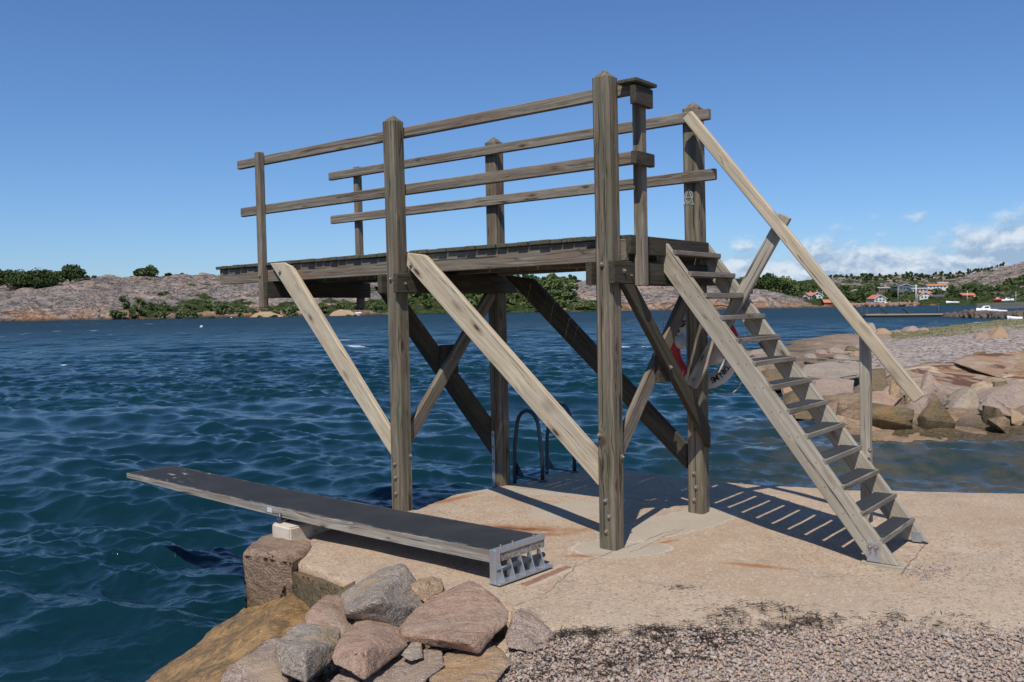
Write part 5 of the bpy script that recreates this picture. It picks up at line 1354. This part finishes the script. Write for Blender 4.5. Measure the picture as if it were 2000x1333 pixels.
for i_, (px, py, D, h, wd, mm, lb) in enumerate([
    (222, 619, 276, 3.4, 5.5, L_DARK, 'dark bush by the water at the left end of the green shore strip'),
    (239, 621, 275, 3.2, 4.6, L_MID, 'round green bush second from the left along the waterline'),
    (262, 611, 281, 3.4, 4.6, L_PALE, 'light green round bush next to the orange rock foot'),
    (279, 614, 282, 1.8, 2.6, L_MID, 'smallest bush right of the light green round one'),
    (318, 617, 283, 2.8, 6.5, L_MID, 'wide low green bush in the middle of the shore strip'),
    (360, 610, 290, 2.6, 4, L_DARK, 'dark upright bush at the foot of the pink rock face'),
    (412, 600, 300, 4.2, 7, L_MID, 'large green bush left of the deck end, nearest the pink rock'),
    (438, 606, 300, 4.4, 9, L_MID, 'large green bush directly under the left deck end'),
    (470, 612, 298, 2.6, 7, L_PALE, 'pale low bush right of the deck end near the water'),
    (315, 580, 312, 2.2, 4, L_DARK, 'dark bush in a cleft halfway up the rocky hill'),
    (324, 576, 316, 1.8, 3, L_MID, 'green bush touching the dark bush in the cleft'),
    (214, 562, 322, 1.8, 5, L_DARK, 'low dark juniper on the upper grey rock ledge'),
    (180, 562, 322, 1.8, 6, L_DARK, 'wide dark juniper on the ledge below the domed tree'),
    (330, 541, 345, 2.2, 4, L_DARK, 'small dark bush standing alone on the crest'),
    (356, 539, 345, 1.6, 2.4, L_DARK, 'tiny dark bush on the crest near the deck end'),
    (207, 545, 340, 2.0, 3.2, L_DARK, 'small bush on the crest right of the domed tree'),
    (168, 545, 335, 2.0, 3, L_MID, 'small green bush on the crest next to the domed tree'),
    (184, 545, 338, 2.0, 2.6, L_DARK, 'narrow dark bush on the crest between two small ones'),
    (574, 608, 303, 3.0, 5.0, L_DARK, 'dark bush seen just left of the pale front brace'),
    (630, 606, 308, 4.4, 7, L_MID, 'green bush above the tan shore rock behind the pale brace'),
    (665, 606, 310, 4.6, 8, L_MID, 'wide green bush left of the front left post'),
    (700, 606, 312, 4.2, 7, L_PALE, 'pale green bush beside the small rear post foot'),
    (735, 606, 315, 4.6, 8, L_MID, 'green bush touching the front left post'),
    (1128, 603, 336, 3.2, 7, L_MID, 'green bush at the waterline left of the tall front post'),
    (1150, 600, 338, 3.0, 6, L_DARK, 'dark bush at the foot of the rock behind the tall front post'),
    (1100, 598, 342, 4.0, 9, L_PALE, 'pale willow bush left of the tall front post'),
    (1060, 594, 350, 4.4, 10, L_PALE, 'broad silvery bush under the deck between the dark braces'),
    (1083, 580, 360, 4.2, 9, L_MID, 'green bush on the slope under the deck'),
    (1030, 600, 340, 3.2, 8, L_MID, 'green bush by the water right of the rear left post')]):
    plant('bush', lb, 'bush', px, py, D, h, wd, mm, 60+i_, BGp, False, 9, 120)
# far woods: reads as one mass
rs = np.random.RandomState(77)
def wood(name, label, spots, mat, hr_, seed, per=36, ncl=5):
    rs = np.random.RandomState(seed); cs, rd, nn = [], [], []
    for (px, D) in spots:
        X_ = D*(px-CX)/FPX; z = hill_h(px, D); hh = rs.uniform(*hr_)
        for k in range(ncl):
            f = rs.rand(); cs.append(np.array([X_+rs.normal(0, hh*.26), D+rs.normal(0, hh*.26), z+hh*(.15+.7*f)])); rd.append(hh*rs.uniform(.2, .36)*(1.15-f*.5)); nn.append(per)
    V, F_, s_ = leaf_cloud(cs, rd, nn, .75, rs, .95)
    o = np_mesh(name, V, F_, mat, False, {'shade': s_}); return tag(o, label, 'woods', kind='stuff')
sp = [(rs.uniform(1440, 2080), rs.uniform(480, 690)) for _ in range(900)]
sp = [s for s in sp if not (s[0] > 1900 and s[1] > 620)]
wood('woods', 'dark pine and birch wood covering the hillside behind the harbour houses', sp[:620], L_WOOD, (3.2, 6.0), 1)
wood('birch_woods', 'lighter green birches and scrub scattered through the hillside wood', sp[620:], L_MID, (2.6, 5.0), 2)
sp = [(rs.uniform(1560, 2080), rs.uniform(405, 500)) for _ in range(230)]
wood('harbour_scrub', 'pale green scrub and gardens round the harbour houses', [s for s in sp if rs.rand() < .62], L_PALE, (1.0, 2.4), 3, 40, 4)
sp = [(rs.uniform(1590, 2080), rs.uniform(770, 830)) for _ in range(170)]
wood('ridge_scrub', 'low dark scrub dotted along the far grey ridge', sp, L_DARK, (1.5, 3.8), 4, 24, 4)
sp = [(rs.uniform(760, 1120), rs.uniform(330, 470)) for _ in range(330)]
wood('shore_thicket', 'green thicket covering the low hill seen under the deck', sp, L_MID, (2.2, 4.6), 5, 60, 5)
sp = [(rs.uniform(760, 1130), rs.uniform(440, 475)) for _ in range(90)]
wood('back_woods', 'dark line of trees on the low hill seen under the deck', sp, L_DARK, (3., 5.2), 6, 60, 5)
sp = [(rs.uniform(240, 700), rs.uniform(277, 300)) for _ in range(110)]
wood('shore_scrub', 'low green scrub in a strip along the far waterline', sp, L_PALE, (.8, 1.8), 9, 40, 4)
# low grass and weeds of the near headland
def tufts(n, seed):
    rs = np.random.RandomState(seed); V = []
    P = []
    for _ in range(n):
        px = rs.uniform(1740, 2080)
        if rs.rand() < .7: D = rs.uniform(46, np.interp(px, [1700, 2000, 2100], [64, 86, 92]))
        else: D = rs.uniform(24, 29) if px > 1900 else rs.uniform(52, 62)
        X_ = D*(px-CX)/FPX
        if float(fbm(X_/5., D/2.5, 7., 3)) < .02: continue
        P.append((X_, D, shore_h(px, D)))
    P = np.array(P); n = len(P)
    a_ = rs.uniform(0, 6.28, n); s = rs.uniform(.02, .04, n); hh = rs.uniform(.02, .08, n)
    d = np.stack([np.cos(a_)*s, np.sin(a_)*s, 0*a_], 1); ln = np.stack([rs.normal(0, .03, n), rs.normal(0, .03, n), hh], 1)
    V = np.stack([P-d, P+d, P+ln+d*.2, P+ln-d*.2], 1).reshape(-1, 3)
    o = np_mesh('grass', V, np.arange(len(V)).reshape(-1, 4), L_GRASS, False, {'shade': np.repeat(rs.rand(n), 4)}); return tag(o, 'yellow green grass in strips along the outer shore and the gravel lot', 'grass', kind='stuff')
L_GRASS = leaf_mat('dry_grass', (.17, .17, .08), (.31, .28, .15), (.24, .22, .11))
tufts(26000, 3)

# ================================================================== harbour: houses, pier, groyne, boats, poles
WALLW = plain('white_painted_boards', (.66, .65, .62), .7, 0, .06, 2)
WALLR = plain('red_painted_boards', (.36, .06, .04), .8, 0, .1, 2)
WALLB = plain('brown_boards', (.20, .13, .09), .8, 0, .15, 2)
WALLG = plain('grey_boards', (.16, .17, .18), .8, 0, .15, 2)
TILE = plain('orange_roof_tiles', (.50, .19, .10), .8, 0, .15, 3)
SLATE = plain('dark_roofing', (.09, .09, .10), .7, 0, .15, 3)
GREYR = plain('grey_roofing', (.34, .33, .31), .7, 0, .1, 3)
GLASS = plain('dark_window_glass', (.03, .04, .05), .15, 0, .1, 3)
STONEF = plain('house_foundation', (.32, .30, .27), .9, 0, .2, 1)
def house(px, py, D, w, d, h, rh, yaw, wall, roof, label, nwin=2, gable=True, chim=True):
    w *= .86; d *= .86; h *= .9; rh *= .9
    b_ = at(px, py, D); root = empty('house', b_, math.radians(yaw)); tag(root, label, 'house', 'houses round the far harbour')
    bm = bmesh.new()   # walls with gables at +-y... front gable faces -y
    P = [(-w/2, -d/2), (w/2, -d/2), (w/2, d/2), (-w/2, d/2)]
    lo2 = [bm.verts.new((x_, y_, -1.5)) for x_, y_ in P]; hi2 = [bm.verts.new((x_, y_, h)) for x_, y_ in P]
    for k in range(4): bm.faces.new((lo2[k], lo2[(k+1) % 4], hi2[(k+1) % 4], hi2[k]))
    if gable:
        g0 = bm.verts.new((0, -d/2, h+rh)); g1 = bm.verts.new((0, d/2, h+rh))
        bm.faces.new((hi2[0], hi2[1], g0)); bm.faces.new((hi2[2], hi2[3], g1))
    else:
        g0 = bm.verts.new((-w/2, 0, h+rh)); g1 = bm.verts.new((w/2, 0, h+rh))
        bm.faces.new((hi2[3], hi2[0], g0)); bm.faces.new((hi2[1], hi2[2], g1))
    wl = bm_obj('wall', bm, wall, root)
    ov = .35; th = .16
    bm = bmesh.new()
    if gable:
        for s in (-1, 1):
            x1 = s*(w/2+ov); z1 = h-ov*rh/(w/2)
            q = [(0, -d/2-ov, h+rh+.02), (x1, -d/2-ov, z1+.02), (x1, d/2+ov, z1+.02), (0, d/2+ov, h+rh+.02)]
            a_ = [bm.verts.new(p) for p in q]; b2 = [bm.verts.new((p[0], p[1], p[2]+th)) for p in q]
            bm.faces.new(a_); bm.faces.new(b2[::-1])
            for k in range(4): bm.faces.new((a_[k], b2[k], b2[(k+1) % 4], a_[(k+1) % 4]))
    else:
        for s in (-1, 1):
            y1 = s*(d/2+ov); z1 = h-ov*rh/(d/2)
            q = [(-w/2-ov, 0, h+rh+.02), (-w/2-ov, y1, z1+.02), (w/2+ov, y1, z1+.02), (w/2+ov, 0, h+rh+.02)]
            a_ = [bm.verts.new(p) for p in q]; b2 = [bm.verts.new((p[0], p[1], p[2]+th)) for p in q]
            bm.faces.new(a_); bm.faces.new(b2[::-1])
            for k in range(4): bm.faces.new((a_[k], b2[k], b2[(k+1) % 4], a_[(k+1) % 4]))
    bmesh.ops.recalc_face_normals(bm, faces=bm.faces)
    rf = bm_obj('roof', bm, roof, root)
    if gable:   # white verge boards
        bm = bmesh.new()
        for s in (-1, 1):
            x1 = s*(w/2+ov); z1 = h-ov*rh/(w/2)
            q = [(0, h+rh+.2), (x1, z1+.2), (x1, z1-.12), (0, h+rh-.12)]
            a_ = [bm.verts.new((x_, -d/2-ov-.05, z_)) for x_, z_ in q]; bm.faces.new(a_)
            b2 = [bm.verts.new((x_, -d/2-ov-.01, z_)) for x_, z_ in q]; bm.faces.new(b2[::-1])
        bm_obj('verge_board', bm, WALLW, rf)
    if chim:
        bm = bmesh.new(); bmesh.ops.create_cube(bm, size=1, matrix=Matrix.Translation((w*.1, d*.05, h+rh+.35)) @ Matrix.Diagonal((.6, .6, 1.3, 1)))
        bm_obj('chimney', bm, STONEF, rf)
    for k in range(nwin):
        xw = (k+.5)/nwin*w*.86-w*.43
        bm = bmesh.new(); bmesh.ops.create_cube(bm, size=1, matrix=Matrix.Translation((xw, -d/2-.03, h*.55)) @ Matrix.Diagonal((w/nwin*.42, .06, h*.38, 1)))
        bm_obj('window', bm, GLASS, root)
    if gable and rh > 1.4:
        bm = bmesh.new(); bmesh.ops.create_cube(bm, size=1, matrix=Matrix.Translation((0, -d/2-.03, h+rh*.35)) @ Matrix.Diagonal((w*.16, .06, rh*.34, 1)))
        bm_obj('window', bm, GLASS, root)
    return root
house(1712, 590.5, 425, 7.0, 7.5, 1.8, 1.9, 8, WALLW, TILE, 'white gabled house with orange tiled roof, clear of the hand rail', 3)
house(1594, 583, 450, 6.0, 8, 1.5, 1.8, -10, WALLW, TILE, 'white house with orange roof left of the hand rail', 2)
house(1582, 583, 455, 6.0, 6, 1.5, 1.5, 20, WALLW, TILE, 'orange roofed wing behind the white house left of the hand rail', 1, False)
house(1645, 585, 450, 6, 7, 1.7, 1.9, -15, WALLW, TILE, 'white house with orange roof mostly hidden by the hand rail', 2)
house(1616, 597, 395, 4.4, 4, 1.5, 1.2, 0, WALLR, TILE, 'red boathouse by the water left of the hand rail', 1, False, False)
house(1669, 573, 520, 4, 4, 1.2, 1.0, 0, WALLW, TILE, 'tiny white cottage between trees up the slope right of the hand rail', 1, True, False)
house(1724, 571, 560, 8, 6, 2.6, .7, 0, WALLB, GREYR, 'brown flat roofed house with a white balcony on the slope', 4, False, False)
house(1763, 567, 600, 13, 8, 2.6, 1.8, 12, WALLG, SLATE, 'dark grey roofed white house high in the wood', 4, True)
house(1793, 572, 560, 11, 6, 2.4, .8, 0, WALLW, GREYR, 'long white house with grey roof left of the mast', 4, False, False)
house(1828, 564, 590, 15, 7, 2.0, 1.2, -4, WALLW, TILE, 'long white house with orange roof highest up on the right', 5, False)
house(1840, 561, 610, 8, 6, 2.6, 1.0, -4, WALLB, GREYR, 'grey roofed house behind the long white one highest up', 2, False)
house(1808, 585, 455, 6.5, 7, 2.2, 1.8, -25, WALLW, SLATE, 'white gabled house with dark roof next to the mast', 3)
house(1804, 577, 490, 7.5, 5, 1.2, 1.0, 0, WALLR, TILE, 'orange roof behind the white gabled house by the mast', 2, False, False)
house(1834, 584, 460, 8, 5, 1.2, .9, 0, WALLG, SLATE, 'low dark shed with black roof right of the white gabled house', 2, False, False)
house(1887, 584, 450, 7.5, 6, 1.9, 1.1, 4, WALLB, TILE, 'brown bungalow with bright orange roof near the right edge', 3, False, False)
house(1905, 584, 448, 3.6, 3.5, 1.0, .8, 4, WALLB, TILE, 'small orange roofed outbuilding beside the brown bungalow', 1, False, False)
# utility poles and masts
POLE = plain('pale_mast', (.62, .62, .60), .5, 0, .1, 5); POLED = plain('tarred_pile', (.035, .05, .045), .8, 0, .2, 5)
def pole(px, py, D, h, label, r=.09, mat=POLE, arms=(), cat='mast'):
    b_ = at(px, py, D); root = empty('mast' if cat == 'mast' else 'utility_pole', b_); tag(root, label, cat)
    tubes('pole', [[(0, 0, -.8), (0, 0, h)]], r, mat, root, 8)
    for z_, l_ in arms: tubes('cross_arm', [[(-l_, 0, z_), (l_, 0, z_)]], r*.6, mat, root, 6)
    return root
pole(1789, 597, 400, 9.2, 'tall white mast with cross arm on the harbour lawn', .22, POLE, ((8.6, 1.3),))
pole(1792.5, 596, 402, 5.0, 'shorter white mast right beside the tall one', .10)
pole(1754, 596, 405, 8.0, 'thin grey mast above the moored sailing boat', .07)
pole(1606, 583, 440, 4.6, 'thin pole beside the white house left of the hand rail', .08, POLE, (), 'utility pole')
pole(1889, 590, 420, 5.2, 'pale pole in front of the brown bungalow', .10, POLE, (), 'utility pole')
pole(1973, 598, 300, 5.4, 'dark mast of a boat behind the groyne fence', .07, POLED)
pole(1984, 597, 300, 4.6, 'right-hand mast behind the groyne fence', .05)
# floating pier
PIER = plain('pier_planks', (.36, .27, .17), .85, 0, .2, 1)
pr = empty('pier', at(1780, 614, 134)); tag(pr, 'low wooden pier lying across the harbour water', 'pier')
p0 = at(1688, 615.3, 134); p1 = at(1900, 613.6, 132); o0 = pr.location
beam('pier_deck', p0-o0, p1-o0, None, 1.8, (0, 0, 1), .20, PIER, pr, .01)
beam('float', p0-o0-Vector((0, 0, .28)), p1-o0-Vector((0, 0, .28)), None, 1.5, (0, 0, 1), .3, POLED, pr, .01)
for k, f in enumerate((.19, .39)):
    pp = p0.lerp(p1, f)-o0
    beam('ramp_frame', pp+Vector((-.5, 0, .9)), pp+Vector((.4, 0, .15)), None, .5, (0, 0, 1), .2, POLED, pr, .01)
for px_, py_, D_, h_, lb in ((1683, 613, 136, 1.9, 'mooring pile at the left end of the pier, right of the hand rail'), (1694, 611, 137, 1.2, 'short leaning pile on the pier next to the mooring pile'), (1833, 612, 145, 1.9, 'lone mooring pile standing behind the pier')):
    pl_ = tubes('mooring_pile', [[(0, 0, -1.5), (0, 0, h_)]], .16, POLED, None, 8); pl_.location = gp(px_, py_+3, SEA) if False else Vector((at(px_, py_, D_).x, D_, SEA)); tag(pl_, lb, 'mooring pile', 'mooring piles by the pier')
# groyne of dark stones
rs = np.random.RandomState(31); V0, F0 = ico(2); Vs = []; Fs = []; n = 0
gm_ = granite_mat('groyne_stone', (.20, .155, .12), (.13, .10, .08), speck=.2, scale=.2)
gpts = []
for _ in range(260):
    f = rs.rand(); px = 1845+f*175; yy = 619-(f*3)+rs.normal(0, 1.8); D = 128-f*18+rs.normal(0, 1.2)
    top_y = yy-rs.uniform(0, 1.)
    p = at(px, top_y, D); r_ = rs.uniform(.2, .5)
    p.z = SEA+(.1+.5*min(1, f*4))*rs.uniform(0, 1)
    Vq = V0*r_*rs.uniform(.6, 1.3, 3)*(1+rs.uniform(-.25, .25, (len(V0), 1)))+np.array(p); Vs.append(Vq); Fs.append(F0+n); n += len(V0)
tag(np_mesh('stone_groyne', np.concatenate(Vs), np.concatenate(Fs), gm_, False), 'low groyne of dark tumbled stones at the right end of the pier', 'groyne')
# rubble line below the harbour lawn
Vs, Fs, n = [], [], 0
for _ in range(420):
    px = rs.uniform(1640, 1795); D = rs.uniform(388, 396); r_ = rs.uniform(.4, 1.0); p = Vector((D*(px-CX)/FPX, D, SEA+rs.uniform(.0, 1.1)))
    Vq = V0*r_*rs.uniform(.6, 1.3, 3)*(1+rs.uniform(-.25, .25, (len(V0), 1)))+np.array(p); Vs.append(Vq); Fs.append(F0+n); n += len(V0)
tag(np_mesh('stone_embankment', np.concatenate(Vs), np.concatenate(Fs), granite_mat('embankment_stone', (.40, .25, .18), (.28, .19, .14), speck=.2, scale=.2), False), 'reddish stone embankment at the waterline below the harbour lawn', 'embankment')
# picket screen behind the groyne
fn = empty('picket_fence', at(1900, 612, 185)); tag(fn, 'grey picket fence along the harbour edge behind the white motorboat', 'fence'); bm = bmesh.new(); o0 = fn.location
FG = plain('grey_fence_wood', (.22, .205, .18), .9, 0, .15, 2)
f0 = at(1908, 605, 160); f1 = at(2080, 600, 150)
for k in range(130):
    p = f0.lerp(f1, k/129)-o0
    bmesh.ops.create_cube(bm, size=1, matrix=Matrix.Translation(p+Vector((0, 0, .55))) @ Matrix.Diagonal((.05, .04, 1.05, 1)))
bm_obj('pickets', bm, FG, fn)
for z_ in (.25, .9): beam('fence_rail', f0-o0+Vector((0, .05, z_)), f1-o0+Vector((0, .05, z_)), None, .08, (0, 0, 1), .06, FG, fn, .0)
beam('quay_wall', f0-o0+Vector((0, .3, -.6)), f1-o0+Vector((0, .3, -.6)), None, 1.2, (0, 0, 1), .35, plain('dark_quay_stone', (.20, .16, .12), .9, 0, .3, 2), fn, .0)
# boats
HULL = plain('white_gelcoat', (.80, .80, .78), .35, 0, .04, 1)
def boat(px, py, D, L, yaw, label, kind='boat', cabin=True, hullm=HULL, bw=.32, hh=.75):
    b_ = at(px, py, D); root = empty('motorboat' if cabin else 'rowing_boat', b_, math.radians(yaw)); tag(root, label, 'boat', 'boats by the far harbour')
    bm = bmesh.new(); rings = []; n = 12
    for i_ in range(n+1):
        s = i_/n; x_ = (s-.5)*L; w2 = L*bw/2*(1-max(0, (s-.55)/.45)**2.2)*(.86+.14*min(1, s*5)); w2 = max(w2, .02); zt = hh*(1+.35*s*s)
        rings.append([bm.verts.new(p) for p in ((x_, -w2, zt), (x_, -w2*.86, zt*.35), (x_, 0, -.1), (x_, w2*.86, zt*.35), (x_, w2, zt), (x_, w2*.8, zt-.03), (x_, 0, zt-.10 if cabin else zt*.3), (x_, -w2*.8, zt-.03))])
    for r0, r1 in zip(rings, rings[1:]):
        for k in range(8): bm.faces.new((r0[k], r0[(k+1) % 8], r1[(k+1) % 8], r1[k]))
    bm.faces.new(rings[0]); bm.faces.new(rings[-1][::-1]); bmesh.ops.recalc_face_normals(bm, faces=bm.faces)
    bm_obj('hull', bm, hullm, root, smooth=True)
    if cabin:
        z0 = hh*.98
        prism('cabin', [(-L*.18, -L*.1, z0), (L*.24, -L*.1, z0), (L*.10, -L*.1, z0+.55), (-L*.12, -L*.1, z0+.6)], (0, L*.2, 0), (1, 0, 0), HULL, root, .03)
        prism('windscreen', [(-L*.08, -L*.103, z0+.2), (L*.155, -L*.103, z0+.2), (L*.09, -L*.103, z0+.46), (-L*.07, -L*.103, z0+.46)], (0, L*.206, 0), (1, 0, 0), GLASS, root, .0)
    else:
        for s in (-.2, .15): prism('bench', [(s*L, -L*bw*.4, hh*.7), (s*L+.22, -L*bw*.4, hh*.7), (s*L+.22, L*bw*.4, hh*.7), (s*L, L*bw*.4, hh*.7)], (0, 0, .04), (0, 1, 0), WALLB, root, 0)
    return root
boat(1926, 612, 146, 3.3, 184, 'white motorboat with cabin lying behind the stone groyne', bw=.36, hh=.62)
boat(1953, 611, 146, 2.0, 180, 'small white dinghy moored right of the white motorboat', cabin=False, bw=.4, hh=.4)
boat(1982, 627, 84, 1.25, 150, 'white rowing boat drawn up on the grass at the right edge', cabin=False, bw=.5, hh=.36)
boat(1754, 597.5, 398, 6.0, 0, 'white sailing boat hull on the shore below the thin grey mast', hh=.9)
boat(1860, 594, 402, 5.5, 180, 'white boat on the green shore right of the masts', cabin=False, hh=1.0)
boat(1728, 594, 405, 3.0, 0, 'tiny white boat on the grass beside the white gabled house', cabin=False, hh=.6)
RB = boat(1949, 589, 330, 3.2, 0, 'red boat on land above the picket fence', cabin=True, hullm=RED, hh=.9)
boat(1968, 590, 330, 4.6, 0, 'white boat on land just right of the red one', hh=.9)
boat(696, 614, 300, 3.2, 0, 'tiny white boat at the far waterline just left of the front left post', cabin=False, hh=.5)
# rounded shore rocks across the water, behind the brace
for x0, x1, yt, yb, D, mm, lb in ((483, 562, 609, 622, 285, G_TAN, 'long orange and grey shore rock under the deck end'), (640, 708, 605, 618, 296, G_TAN, 'domed tan shore rock left of the front left post')):
    m = (x0+x1)/2
    px_rock([(x0, yb, D), (x0+12, yt+4, D+1), (m-10, yt, D+2), (m+8, yt+1, D+2), (x1-12, yt+6, D+1), (x1, yb, D)], 6, G_FAR if False else mm, lb, cuts=3, noise=.05, bev=.12)
# buoys
for px_, py_, D_, lb in ((453, 623, 262, 'tiny white marker buoy close to the far shore'), (394, 643, 125, 'white round mooring buoy out on the water left of the tower')):
    bm = bmesh.new(); bmesh.ops.create_uvsphere(bm, u_segments=12, v_segments=8, radius=.22)
    bo = bm_obj('buoy', bm, WHITE, None, Matrix.Translation(Vector((D_*(px_-CX)/FPX, D_, SEA+.12))), smooth=True); tag(bo, lb, 'buoy')
